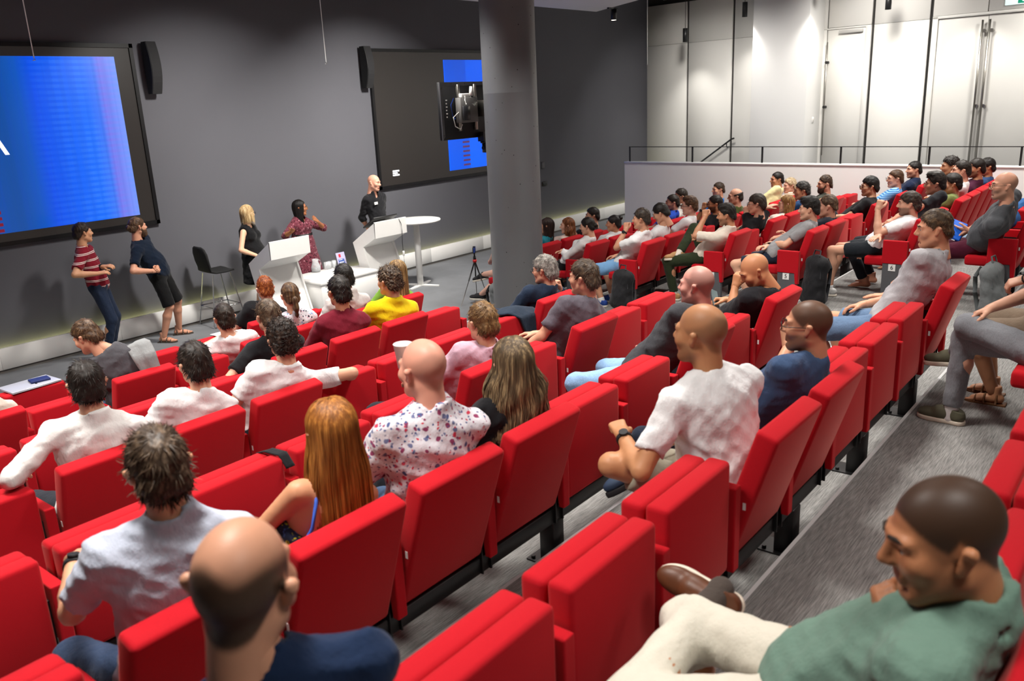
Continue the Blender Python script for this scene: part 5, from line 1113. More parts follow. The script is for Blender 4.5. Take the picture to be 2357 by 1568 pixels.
# ================================================================== SCREENS AND STAGE FURNITURE
YS = YW - 0.045
M_BEZEL = plain('screen_bezel', '#0d0d0f', 0.4, var=0)
def slide_mat():
    m, t, b = nt('blue_slide'); v = coord(t); s = t.nodes.new('ShaderNodeSeparateXYZ'); t.links.new(v, s.inputs[0])
    def mth(op, a, b_=None, c=None):
        n = t.nodes.new('ShaderNodeMath'); n.operation = op
        for i, q in enumerate((a, b_, c)):
            if q is None: continue
            if hasattr(q, 'links'): t.links.new(q, n.inputs[i])
            else: n.inputs[i].default_value = q
        return n.outputs[0]
    x, z = s.outputs[0], s.outputs[2]                       # x: metres left (-) of the right edge of the slide, z: height over its foot
    xs_ = mth('ADD', x, mth('MULTIPLY', z, 0.0))
    u = mth('MULTIPLY_ADD', xs_, 1 / 2.2, 1.0)
    base = ramp(t, u, [(0.0, lin('#0a4fb8')), (0.33, lin('#0b4c9c')), (0.44, lin('#0a55bd')), (0.52, lin('#004fe8')), (0.66, lin('#0060f5')), (0.80, lin('#1570ff')), (0.865, lin('#3f76f6')), (0.90, lin('#7b7bf0')), (1.0, lin('#7a9cff'))])
    st_ = N(t, 'ShaderNodeTexWave'); st_.bands_direction = 'Z'; st_.inputs['Scale'].default_value = 4.4; st_.inputs['Distortion'].default_value = 0.0; t.links.new(v, st_.inputs['Vector'])
    lines = ramp(t, st_.outputs['Fac'], [(0.30, (0, 0, 0)), (0.60, (1, 1, 1))])
    blk = noise(t, coord(t, 'Object', (7.0, 1, 1.2)), 1.0, 1)
    msk = mth('MULTIPLY', ramp(t, u, [(0.45, (0, 0, 0)), (0.80, (0.75, 0.75, 0.75)), (1.0, (0.55, 0.55, 0.55))]), ramp(t, blk, [(0.36, (0.25, 0.25, 0.25)), (0.55, (1, 1, 1))]))
    c1 = mixcol(t, mth('MULTIPLY', lines, mth('MULTIPLY', msk, 0.40)), base, lin('#4b98ff'))
    vb = noise(t, coord(t, 'Object', (16, 1, 0.1)), 1.0, 1); c2 = mixcol(t, mth('MULTIPLY', ramp(t, vb, [(0.45, (0, 0, 0)), (0.6, (1, 1, 1))]), 0.12), c1, lin('#0646c8'))
    red = mth('MULTIPLY', mth('MULTIPLY', mth('LESS_THAN', x, -1.70), mth('LESS_THAN', z, 0.42)), lines); c3 = mixcol(t, red, c2, lin('#7a1730'))
    b.inputs['Base Color'].default_value = (0.005, 0.005, 0.01, 1); b.inputs['Roughness'].default_value = 0.3
    t.links.new(c3, b.inputs['Emission Color']); b.inputs['Emission Strength'].default_value = 1.0; return m
def screen(name, x0, x1, label):
    r = empty(name, (x0, YW, 1.5)); tag(r, label, 'screen', 'big wall screens')
    W, H = x1 - x0, 2.335
    MB().box((0, -0.05, 0), (W, 0, 0.05)).box((0, -0.05, H - 0.05), (W, 0, H)).box((0, -0.05, 0), (0.05, 0, H)).box((W - 0.05, -0.05, 0), (W, 0, H)).obj('frame', M_BEZEL, r)
    return r, W, H
M_PANELD = plain('unlit_screen', '#221f1d', 0.35, var=0.03, emit='#2c2826', estr=0.55)
s1, W1, H1 = screen('wall_screen', 1.87, 6.0, 'large wall screen on the left with bright blue slide')
MB().box((0.05, -0.03, 0.05), (W1 - 0.05, -0.005, H1 - 0.05)).obj('display', M_PANELD, s1)
sl1 = MB().box((-3.6, -0.004, 0), (0, 0.0, 2.025)).obj('slide', slide_mat(), s1, loc=(5.738 - 1.87, -0.031, 0.15))
M_LET = plain('white_letter', '#f4f8ff', 0.5, var=0, emit='#f4f8ff', estr=1.0)
pA = at(23, 357, 1, YW - 0.036)
text_obj('letter', 'A', 0.50, M_LET, Matrix(((1, 0, 0, pA[0] - 5.738), (0, 0, -1, -0.006), (0, 1, 0, pA[2] - 1.65 + 0.005), (0, 0, 0, 1))), sl1, align='RIGHT')
for c in sl1.children: c.data.transform(Matrix.Translation((0, -min(v.co.y for v in c.data.vertices), 0)))
s2, W2, H2 = screen('wall_screen', 10.1, 14.22, 'large dark wall screen on the right, partly behind the column')
MB().box((0.05, -0.03, 0.05), (W2 - 0.05, -0.005, H2 - 0.05)).obj('display', M_PANELD, s2)
def flat_em(name, c, e=1.0): return plain(name, c, 0.4, var=0, emit=c, estr=e)
sl2 = MB().box((0, -0.004, 0), (1.95, 0, 2.0)).obj('slide', flat_em('slide_blue', '#0056e6'), s2, loc=(11.915 - 10.1, -0.031, 0.16))
MB().box((0.02, -0.006, 0.0), (0.60, -0.003, 2.0)).obj('dark_blue_field', flat_em('slide_dark_blue', '#0049c6'), sl2)
for i in range(9): MB().box((0.40, -0.008, 0.06 + i * 0.085), (0.60, -0.005, 0.095 + i * 0.085)).obj('red_bar', flat_em('slide_red', '#4a2a4e'), sl2)
for i, w in enumerate((0.155, 0.115, 0.155)):
    mb = MB(); x = 0
    r_ = random.Random(i)
    while x < w:
        d = r_.uniform(0.010, 0.018); mb.box((x, -0.004, 0), (min(w, x + d), 0, 0.026 if r_.random() > .2 else 0.02)); x += d + 0.003
    mb.obj('logo_line', M_LET, s2, loc=(10.44 - 10.1, -0.031, 0.275 - i * 0.036))
# line-array speakers beside the screens
for px_, lab in ((6.19, 'black curved line loudspeaker right of the left screen'), (9.965, 'black curved line loudspeaker left of the right screen')):
    r = empty('loudspeaker', (px_, YW, 3.2)); tag(r, lab, 'loudspeaker', 'wall loudspeakers')
    n = 9; front = []; back = []
    for i in range(n + 1):
        t_ = i / n; z = 0.66 * t_; f_ = 0.16 + 0.085 * math.sin(math.pi * min(1, t_ * 0.92 + 0.06)) - 0.03 * (1 - t_); front.append((-f_, z)); 
    MB().prism(front + [(-0.055, 0.66), (-0.055, 0.0)], 0, -0.075, 0.075, bev=0.008).obj('cabinet', plain('black_cabinet', '#151516', 0.55), r)
    gr_ = [(a - 0.006, z) for a, z in front]; MB().prism(gr_ + [(a + 0.004, z) for a, z in front[::-1]], 0, -0.066, 0.066).obj('grille', plain('speaker_grille', '#232325', 0.7, bs=0.8, bscale=300), r)
    MB().box((-0.03, -0.06, 0.2), (0.03, 0.0, 0.46), 0.005, 1).obj('wall_bracket', M_BLACK, r)
    o = text_obj('speaker_badge', 'BOSE', 0.026, M_PLATE, Matrix(((1, 0, 0, 0.02), (0, 0, -1, -0.193), (0, 1, 0, 0.135), (0, 0, 0, 1))), r)
# wall boxes right of the column
wb1 = empty('wall_socket', (14.9, YW, 1.5)); tag(wb1, 'square grey outline wall box right of the column', 'wall box'); MB().box((-0.06, -0.012, -0.075), (0.06, 0, 0.075), 0.003, 1).obj('frame', plain('grey_box', '#3a3a3e', 0.5), wb1); MB().box((-0.048, -0.016, -0.062), (0.048, -0.01, 0.062), 0.002, 1).obj('cover', plain('grey_cover', '#5d5d62', 0.5), wb1)
wb2 = empty('wall_socket', (14.93, YW, 1.105)); tag(wb2, 'flat black wall box right of the column', 'wall box'); MB().box((-0.085, -0.03, -0.045), (0.085, 0, 0.045), 0.004, 1).obj('box', M_BLACK, wb2); MB().box((-0.06, -0.033, -0.02), (0.06, -0.028, 0.02)).obj('socket_plate', plain('socket_grey', '#2b2b2e', 0.4), wb2)
# lecterns
def lectern(x0, x1, label):
    r = empty('lectern', ((x0 + x1) / 2, 9.98, 0)); tag(r, label, 'lectern', 'white angular lecterns'); h = (x1 - x0) / 2
    y = lambda v: v - 9.98
    prof = [(y(9.70), 1.2), (y(9.71), 0.96), (y(10.03), 0.79), (y(9.775), 0.0), (y(9.985), 0.0), (y(10.245), 0.855)]
    MB().prism(prof, 0, -h + 0.03, h - 0.03).obj('body', M_WHITE, r)
    q = [(y(9.70), 1.2), (y(9.71), 0.96), (y(10.01), 0.80), (y(9.74), 0.0), (y(9.985), 0.0), (y(10.245), 0.86)]
    for s in (-1, 1): MB().prism([(a, b_ + 0.001) for a, b_ in q], 0, s * h, s * (h - 0.03), bev=0.002).obj('side_panel', M_WHITE, r)
    MB().prism([(y(9.698), 0.955), (y(9.698), 1.203), (y(9.72), 1.205), (y(9.72), 0.955)], 0, -h + 0.0, h, bev=0.002).obj('front_board', M_WHITE, r)
    return r
lectern(6.76, 7.43, 'white angular lectern on the left, beside the blond woman'); lectern(8.68, 9.35, 'white angular lectern on the right, with black monitor on top')
mo = empty('lectern_monitor', (9.0, 9.90, 1.12)); tag(mo, 'flat black monitor lying on the right lectern', 'monitor')
_r = Matrix.Rotation(math.radians(-32), 3, 'X')
MB().box((-0.25, -0.17, 0.045), (0.25, 0.14, 0.065), 0.004, 1, rot=_r, piv=(0, 0, 0)).obj('case', M_BLACK, mo); MB().box((-0.235, -0.155, 0.065), (0.235, 0.125, 0.067), rot=_r, piv=(0, 0, 0)).obj('panel', M_BEZEL, mo); MB().box((-0.08, -0.05, -0.0), (0.08, 0.05, 0.046), rot=_r, piv=(0, 0, 0)).obj('foot', M_BLACK, mo)
ca = MB(); ca.tube([(9.17, 9.76, 1.21), (9.19, 9.70, 1.19), (9.22, 9.685, 1.12), (9.225, 9.68, 1.0), (9.22, 9.69, 0.8), (9.225, 9.69, 0.62), (9.23, 9.69, 0.5), (9.2, 9.71, 0.38), (9.16, 9.72, 0.3)], 0.005, 6)
cab = ca.obj('cable', M_BLACK); tag(cab, 'thin black cable hanging down the right lectern', 'cable')
MB().box((9.213, 9.675, 0.60), (9.24, 9.70, 0.68), 0.003, 1).obj('connector', M_WHITE, cab)
# low white table with water jug
tb = empty('low_table', (8.05, 10.05, 0)); tag(tb, 'low white box table between the two lecterns', 'table')
MB().box((-0.56, -0.43, 0.46), (0.56, 0.40, 0.50), 0.003, 1).obj('tabletop', M_WHITE, tb); MB().box((-0.55, -0.42, 0.0), (0.55, 0.39, 0.46), 0.003, 1).obj('base', M_WHITE, tb)
def glassmat():
    m, t, b = nt('clear_glass'); b.inputs['Base Color'].default_value = (0.85, 0.88, 0.9, 1); b.inputs['Roughness'].default_value = 0.05; b.inputs['Alpha'].default_value = 0.28; b.inputs['Specular IOR Level'].default_value = 0.8; return m
M_GLASS = glassmat(); M_WATER = None
zt = 0.501
def onT(px_, py_): 
    P = at(px_, py_, 2, zt); return (min(max(P[0], 7.56), 8.55), min(max(P[1], 9.68), 10.38), zt)
jug = empty('water_jug', onT(700, 622)); tag(jug, 'glass water jug on the low white table', 'jug')
MB().lathe([(0.0, 0.003), (0.062, 0.003), (0.072, 0.02), (0.072, 0.08), (0.055, 0.13), (0.045, 0.16), (0.052, 0.2), (0.049, 0.2), (0.042, 0.16), (0.051, 0.13), (0.068, 0.08), (0.068, 0.02), (0.0, 0.010)], n=24).obj('body', M_GLASS, jug)
MB().tube([(0.05, 0, 0.18), (0.095, 0, 0.165), (0.1, 0, 0.11), (0.07, 0, 0.06)], 0.007, 8).obj('handle', M_GLASS, jug); MB().lathe([(0.0, 0.012), (0.066, 0.012), (0.067, 0.07), (0.0, 0.07)], n=20).obj('water', plain('water', '#b9c4c8', 0.05, var=0, trans=0.85), jug)
for i, (gx, gy) in enumerate(((711, 615), (717, 613), (723, 615), (728, 611), (715, 609))):
    g = MB().lathe([(0.0, 0.002), (0.03, 0.002), (0.034, 0.115), (0.0325, 0.115), (0.0285, 0.008), (0.0, 0.008)], n=18).obj('drinking_glass', M_GLASS); g.location = onT(gx, gy); tag(g, 'clear drinking glass beside the water jug, %s from the jug' % ORD[i], 'glass', 'glasses by the water jug')
cl = empty('black_clicker', onT(741, 609)); tag(cl, 'small black microphone pack lying on the low table', 'microphone pack'); MB().box((-0.06, -0.03, 0), (0.06, 0.03, 0.025), 0.008).obj('case', M_BLACK, cl); MB().tube([(0.06, 0, 0.012), (0.1, 0.03, 0.006), (0.12, -0.03, 0.006), (0.05, -0.06, 0.006)], 0.004, 6).obj('lead', M_BLACK, cl)
sg = empty('table_sign', onT(760, 607)); tag(sg, 'clear acrylic sign with blue print on the low table', 'sign')
_t = Matrix.Rotation(math.radians(-14), 3, 'X'); MB().box((-0.085, -0.004, 0), (0.085, 0.004, 0.215), rot=_t, piv=(0, 0, 0)).obj('acrylic_panel', plain('acrylic', '#b9b5d6', 0.1, var=0), sg); MB().box((-0.085, -0.01, 0), (0.085, 0.07, 0.006)).obj('foot', M_GLASS, sg)
for lo_, hi_, c in (((-0.04, 0.14), (0.0, 0.19), '#d8303c'), ((-0.065, 0.03), (0.05, 0.11), '#3f5fa8')): MB().box((lo_[0], -0.007, lo_[1]), (hi_[0], -0.0045, hi_[1]), rot=_t, piv=(0, 0, 0)).obj('print', plain('print_' + c, c, 0.5, var=0.2, vscale=60), sg)
for z, w in ((0.095, 0.07), (0.06, 0.09), (0.045, 0.08)): MB().box((-0.055, -0.009, z), (-0.055 + w, -0.0065, z + 0.008), rot=_t, piv=(0, 0, 0)).obj('print_line', M_PLATE, sg)
# high table
ht = empty('high_table', (9.72, 9.86, 0)); tag(ht, 'round white high table on a slim pedestal right of the lecterns', 'table')
MB().lathe([(0.0, 1.07), (0.40, 1.07), (0.405, 1.085), (0.40, 1.1), (0.0, 1.1)], n=48).obj('tabletop', M_WHITE, ht); MB().cyl((0, 0, 0.02), (0, 0, 1.07), 0.052, n=24).obj('pedestal', M_WHITE, ht)
for a in (0.3, 0.3 + math.pi / 2, 0.3 + math.pi, 0.3 + 1.5 * math.pi):
    c, s = math.cos(a), math.sin(a); MB().prism([(c * 0.04 - s * 0.05, s * 0.04 + c * 0.05), (c * 0.34 - s * 0.022, s * 0.34 + c * 0.022), (c * 0.34 + s * 0.022, s * 0.34 - c * 0.022), (c * 0.04 + s * 0.05, s * 0.04 - c * 0.05)], 2, 0.0, 0.022, bev=0.003).obj('foot', M_WHITE, ht)
# bar stool
bs_ = empty('bar_stool', (6.52, 10.70, 0), math.radians(-95)); tag(bs_, 'black shell bar stool on thin chrome sled legs', 'bar stool')
mb = MB(); bm = mb.bm; prof = [(0.21, 0.742), (0.17, 0.757), (0.05, 0.748), (-0.10, 0.75), (-0.17, 0.775), (-0.205, 0.84), (-0.225, 0.93), (-0.24, 1.04), (-0.25, 1.12), (-0.253, 1.15)]
wd_ = [0.13, 0.19, 0.215, 0.21, 0.19, 0.185, 0.20, 0.20, 0.16, 0.10]; g_ = []
for (y_, z_), w_ in zip(prof, wd_): g_.append([bm.verts.new((w_ * u_, y_ + (0.03 * u_ * u_ if z_ > 0.8 else 0), z_ + (0.012 * u_ * u_ if z_ < 0.8 else 0))) for u_ in (-1, -0.85, -0.5, 0, 0.5, 0.85, 1)])
for i in range(len(g_) - 1):
    for k in range(6): f_ = bm.faces.new([g_[i][k], g_[i][k + 1], g_[i + 1][k + 1], g_[i + 1][k]]); f_.smooth = True
bmesh.ops.recalc_face_normals(bm, faces=list(bm.faces)); bmesh.ops.solidify(bm, geom=list(bm.faces), thickness=0.022)
mb.obj('seat_shell', plain('black_felt', '#161617', 0.85, bs=0.3, bscale=200), bs_)
for s in (-1, 1):
    MB().tube([(s * 0.15, -0.13, 0.745), (s * 0.21, -0.25, 0.03), (s * 0.212, -0.24, 0.011), (s * 0.212, 0.24, 0.011), (s * 0.21, 0.25, 0.03), (s * 0.15, 0.13, 0.745)], 0.0085, 8).obj('sled_leg', M_CHROME, bs_)
[MB().tube([(-0.19, t_ * 0.207, 0.28), (0.19, t_ * 0.207, 0.28)], 0.0075, 8).obj('footrest', M_CHROME, bs_) for t_ in (-1, 1)]; [MB().tube([(s * 0.19, -0.207, 0.28), (s * 0.19, 0.207, 0.28)], 0.0075, 8).obj('side_rail', M_CHROME, bs_) for s in (-1, 1)]
# tripod with phone
tp = empty('phone_tripod', (9.22, 8.15, 0)); tag(tp, 'small black tripod with red collar on the grey floor by the column', 'tripod')
top = V(0.02, 0.05, 0.64)
for i, (fx, fy_) in enumerate(((-0.32, 0.08), (0.22, -0.02), (0.42, 0.35))):
    fx, fy_ = (at(1062, 705, 2, 0)[:2] - V(9.22, 8.15)) if i == 0 else (at(1125, 690, 2, 0)[:2] - V(9.22, 8.15)) if i == 1 else (0.44, 0.42)
    mid = top * 0.55 + V(fx, fy_, 0) * 0.45; MB().tube([top, mid], 0.011, 8).obj('upper_leg', M_BLACK, tp); MB().tube([mid, (fx, fy_, 0.004)], 0.006, 8).obj('lower_leg', plain('grey_tube', '#77736f', 0.4, metal=0.6), tp)
MB().cyl(top - V(0, 0, 0.02), top + V(0, 0, 0.02), 0.03, n=16).obj('collar', plain('red_plastic', '#c0201f', 0.4), tp); MB().cyl(top + V(0, 0, 0.02), top + V(0, 0, 0.07), 0.022, n=12).cyl(top + V(0, 0, 0.07), top + V(0, 0, 0.12), 0.012, n=10).obj('head', M_BLACK, tp)
ph = empty('smartphone', tuple(V(9.22, 8.15, 0) + top + V(0, 0, 0.165)), math.radians(28)); tag(ph, 'dark smartphone clamped on the small tripod', 'phone')
MB().box((-0.075, -0.008, -0.042), (0.075, 0.008, 0.042), 0.006).obj('case', M_BLACK, ph); MB().box((-0.066, -0.0095, -0.036), (0.066, -0.0075, 0.036)).obj('display', flat_em('phone_blue', '#1d3f9a', 0.6), ph); MB().box((-0.02, -0.016, -0.052), (0.02, 0.016, 0.052), 0.004).obj('clamp', M_BLACK, ph)
# monitor on the far side of the column, seen from behind
tv = empty('column_monitor', (8.28, 7.33, 2.47)); tag(tv, 'monitor mounted on the column, seen from behind with cables', 'monitor')
MB().box((-0.50, -0.01, 0), (0.50, 0.035, 0.69), 0.008, 1).obj('back_cover', plain('black_cover', '#111113', 0.6), tv)
M_TVR = plain('grey_rim', '#3b3a3c', 0.45)
MB().prism([(-0.50, 0.69), (0.50, 0.69), (0.46, 0.645), (-0.46, 0.645)], 1, -0.025, -0.008).prism([(-0.50, 0.0), (-0.50, 0.69), (-0.46, 0.645), (-0.46, 0.045)], 1, -0.025, -0.008).prism([(0.50, 0.0), (0.50, 0.69), (0.46, 0.645), (0.46, 0.045)], 1, -0.025, -0.008).obj('rim', M_TVR, tv)
for x_, z_ in ((-0.30, 0.67), (-0.05, 0.67), (-0.48, 0.62), (-0.48, 0.36), (-0.48, 0.06)): MB().cyl((x_, -0.028, z_), (x_, -0.02, z_), 0.009, n=10).obj('screw', M_BLACK, tv)
MB().box((-0.21, -0.05, 0.10), (-0.17, -0.01, 0.66), 0.003, 1).obj('mount_rail', M_STEEL, tv); MB().box((0.10, -0.05, 0.10), (0.14, -0.01, 0.66), 0.003, 1).obj('mount_rail', M_STEEL, tv)
MB().box((-0.27, -0.14, 0.2), (0.05, -0.05, 0.50), 0.005, 1).obj('mount_box', plain('mount_grey', '#5d5c5b', 0.5), tv); MB().box((-0.25, -0.165, 0.23), (-0.12, -0.14, 0.40), 0.006, 1).obj('mini_computer', plain('dark_box', '#26272b', 0.4), tv)
MB().box((-0.2, -0.10, 0.50), (-0.02, -0.05, 0.55), 0.008).obj('power_strip', M_WHITE, tv); MB().cyl((-0.05, -0.12, 0.52), (-0.04, -0.12, 0.63), 0.025, 0.018, n=12).obj('plug', M_WHITE, tv)
for pts_ in ([(-0.05, -0.12, 0.53), (-0.09, -0.13, 0.45), (-0.02, -0.14, 0.40), (0.06, -0.13, 0.46)], [(-0.18, -0.15, 0.42), (-0.2, -0.15, 0.47), (-0.16, -0.12, 0.52)], [(-0.27, -0.10, 0.33), (-0.33, -0.06, 0.27), (-0.29, -0.05, 0.16), (-0.2, -0.05, 0.12), (-0.16, -0.05, 0.18)]): MB().tube(pts_, 0.006, 6).obj('white_cable', M_WHITE, tv)
MB().tube([(-0.28, -0.04, 0.50), (-0.33, -0.03, 0.42), (-0.31, -0.03, 0.30), (-0.27, -0.03, 0.25)], 0.006, 6).obj('blue_cable', plain('blue_cable', '#1f3f8f', 0.5), tv)
for i in range(6): MB().box((-0.40, -0.016, 0.27 + i * 0.04), (-0.385 + 0.008 * (i % 2), -0.009, 0.285 + i * 0.04)).obj('port', M_PLATE, tv)
MB().box((-0.09, 0.036, 0.2), (0.09, 0.06, 0.5)).obj('column_bracket', M_BLACK, tv) if False else None
MB().box((0.10, -0.40, 0.26), (0.24, -0.05, 0.46), 0.004, 1).obj('wall_arm', M_STEEL, tv)
wc = empty('webcam', tuple(at(1117, 340, 1, 7.25))); tag(wc, 'small black camera hanging under the column monitor', 'camera')
MB().box((-0.06, -0.03, 0.06), (0.06, 0.03, 0.085), 0.004, 1).box((-0.02, 0.0, 0.08), (0.02, 0.1, 0.2)).obj('mount_plate', M_BLACK, wc); MB().cyl((0, 0, -0.06), (0, 0, 0.06), 0.04, n=20).obj('body', M_BLACK, wc); MB().cyl((-0.045, 0.0, 0.0), (-0.03, 0.0, 0.0), 0.024, n=16).obj('lens', M_BEZEL, wc)
# cords from the ceiling
for (px_, py_, Y_), lab in (((79, 138, 9.6), 'thin white cord hanging in front of the left screen'), ((751, 146, 9.6), 'thin white cord hanging before the charcoal wall'), ((1490, 148, 9.6), 'thin white cord hanging at the corner of the panelled wall')):
    P = at(px_, py_, 1, Y_); cd = MB().tube([(P[0], P[1], 4.5 if P[0] < 15 else 5.5), (P[0], P[1], P[2] + 0.02), (P[0] + 0.012, P[1], P[2]), (P[0] - 0.015, P[1], P[2] - 0.004)], 0.0055, 6).obj('hanging_cord', M_WHITE); tag(cd, lab, 'cord', 'cords hanging from the ceiling')
# pendant spots along the panelled wall
def pendant(px_, py_, off, label, lit):
    v = ray(px_, py_); n_ = WN; t_ = (n_ @ (WP - CAM) + off) / (n_ @ v); P = CAM + t_ * v
    r = empty('pendant_spot', tuple(P)); tag(r, label, 'pendant lamp', 'black pendant spots by the panelled wall')
    MB().lathe([(0.0, 0.30), (0.055, 0.30), (0.055, 0.0), (0.048, 0.0), (0.044, 0.03), (0.0, 0.03)], n=24).obj('shade', M_BLACK, r); MB().tube([(0, 0, 0.3), (0, 0, 5.5 - P[2])], 0.006, 6).obj('suspension', M_BLACK, r)
    MB().cyl((0, 0, 0.028), (0, 0, 0.031), 0.043, n=20).obj('lamp_disc', plain('lamp_glow', '#fff1dc', 0.4, var=0, emit='#fff1dc', estr=6.0), r)
    spot('pendant_light', (P[0], P[1], P[2] - 0.02), (P[0], P[1], 0.0), 75, 100, 0.8, rad=0.05)
pendant(1577, 97, 0.62, 'black cylinder pendant nearest the dark wall, by the first joint', True); pendant(1714, 39, 0.62, 'black cylinder pendant left of the white pillar', True); pendant(2044, 22, 0.62, 'black cylinder pendant between the two doors', True)
pendant(2240, -30, 0.62, 'black cylinder pendant above the double door', True); pendant(1895, -12, 0.75, 'black cylinder pendant in front of the white pillar', True)
cs = empty('ceiling_spot', (14.72, 9.15, 4.5)); tag(cs, 'black cylinder spot under the white ceiling edge', 'ceiling lamp'); MB().cyl((0, 0, -0.02), (0, 0, -0.22), 0.055, n=20).obj('shade', M_BLACK, cs); MB().box((-0.2, -0.02, -0.025), (0.12, 0.02, 0.0)).obj('track', M_BLACK, cs); MB().cyl((0, 0, -0.222), (0, 0, -0.219), 0.046, n=20).obj('lamp_disc', plain('lamp_glow', '#fff1dc'), cs)
# ================================================================== THINGS ON SEATS AND FLOOR
def backpack(loc, rz, label, main, strap, w=0.30, h=0.46, d=0.17, tilt=0.12, side='straps', hs=0.010):
    r = empty('backpack', loc, rz); tag(r, label, 'backpack', 'backpacks on the floor')
    f = Field((-w * .7, -d, -0.02), (w * .7, d * 1.2, h * 1.15), hs)
    f.cap((-w * .28, 0, d * .5), (w * .28, 0, d * .5), d * .5, d * .5, .05); f.cap((-w * .26, 0, h * .8), (w * .26, 0, h * .8), d * .42, d * .42, .05); f.ell((0, 0, h * .48), (w * .52, d * .52, h * .5), .06); f.ell((0, d * .38, h * .34), (w * .36, d * .26, h * .24), .03)
    f.plane((0, 0, 0), (0, 0, -1)); f.fold(.005, 30, 5); R_ = Matrix.Rotation(tilt, 3, 'X'); v, q = f.nets(); v = v @ np.array(R_).T
    v[:, 2] -= v[:, 2].min(); link('bag_body', to_mesh('bag_body', v, q), main, r)
    zt_ = v[:, 2].max(); MB().tube([(-0.05, -d * .2, zt_ - 0.01), (-0.04, -d * .3, zt_ + 0.045), (0.04, -d * .3, zt_ + 0.045), (0.05, -d * .2, zt_ - 0.01)], 0.008, 6).obj('top_handle', strap, r)
    for s in (-1, 1):
        b_ = MB(); pts_ = [(s * w * .2, -d * .35, h * .92), (s * w * .25, -d * .66, h * .75), (s * w * .27, -d * .68, h * .45), (s * w * .33, -d * .52, h * .12)]
        pts_ = [tuple(R_ @ Vector(p)) for p in pts_]
        for a_, c_ in zip(pts_[:-1], pts_[1:]): b_.tube([a_, c_], 0.019, 8)
        b_.obj('shoulder_strap', strap, r)
    MB().tube([tuple(R_ @ Vector((w * .42 * math.cos(a_), d * .30, h * (.55 + .36 * math.sin(a_))))) for a_ in [math.pi * i / 10 for i in range(11)]], 0.004, 6).obj('zip', strap, r)
    return r
BK = cloth('#17171a', rough=.7); BK2 = cloth('#242428', rough=.8); GRY = cloth('#6c7071', kind='heather')
q = at(1425, 705, 2, Fz(3)); backpack((ENDR[3] - 0.32, Yr(3) + .02, Fz(4)), math.radians(80), 'black backpack standing at the aisle end of the third row', BK, BK2, h=.5)
backpack((ENDR[5] - 0.10, Yr(5) - .20, Fz(6)), math.radians(60), 'black roll-top backpack behind the aisle end of the fifth row', BK, BK2, h=.56, w=.30)
backpack(tuple(at(1152, 722, 2, 0.133)), math.radians(200), 'grey and black striped backpack at the foot of the column', GRY, BK, h=.44)
backpack((ENDR[7] - 0.16, Yr(7) + .10, Fz(7)), math.radians(170), 'grey backpack with straps leaning at the seventh row end panel', GRY, cloth('#4d5152', kind='heather'), h=.50, w=.34)
hb_ = empty('handbag', (SX['R', 2, 0] - .1, Yr(2) + .25, Fz(2))); tag(hb_, 'dark red handbag under the seat of the woman in white shirt', 'handbag')
f = Field((-.2, -.12, -.02), (.2, .12, .3), .010); f.ell((0, 0, .12), (.15, .07, .12), .03); f.plane((0, 0, 0), (0, 0, -1)); link('bag_body', to_mesh('bag_body', *f.nets()), plain('dark_red_leather', '#4a1018', .35), hb_); MB().tube([(-.1, 0, .2), (-.07, 0, .32), (.07, 0, .32), (.1, 0, .2)], .007, 6).obj('handle', plain('dark_red_leather', '#4a1018'), hb_)
# laptop and drive on the folded front seat
zl = Fz(1) + 0.814; xl = SX['L', 1, 5]
lp = empty('laptop', (xl + .02, Yr(1) + 0.10, zl), math.radians(3)); tag(lp, 'closed silver laptop lying on a folded front row seat', 'laptop')
MB().box((-0.21, -0.10, 0.0), (0.19, 0.17, 0.009), 0.004).obj('base', plain('silver', '#c3c5cf', 0.35, metal=0.4), lp); MB().box((-0.21, -0.10, 0.0095), (0.19, 0.17, 0.016), 0.004).obj('lid', plain('silver', '#c3c5cf'), lp)
dr = empty('notebook', (xl + .09, Yr(1) + 0.14, zl + 0.0165), math.radians(-8)); tag(dr, 'small navy notebook on top of the silver laptop', 'notebook'); MB().box((-0.075, -0.055, 0), (0.075, 0.055, 0.018), 0.004).obj('cover', plain('navy_cover', '#16245a', .6), dr); MB().box((-0.05, -0.075, 0.0), (-0.035, -0.053, 0.003)).obj('ribbon', M_BLACK, dr)
pp = MB().box((-0.105, -0.07, 0), (0.105, 0.075, 0.003)).obj('paper_sheets', M_PLATE); pp.location = (SX['L', 1, 2] + .16, Yr(1) + .12, Fz(1) + .815); tag(pp, 'white sheets of paper on top of a folded front row seat', 'paper')
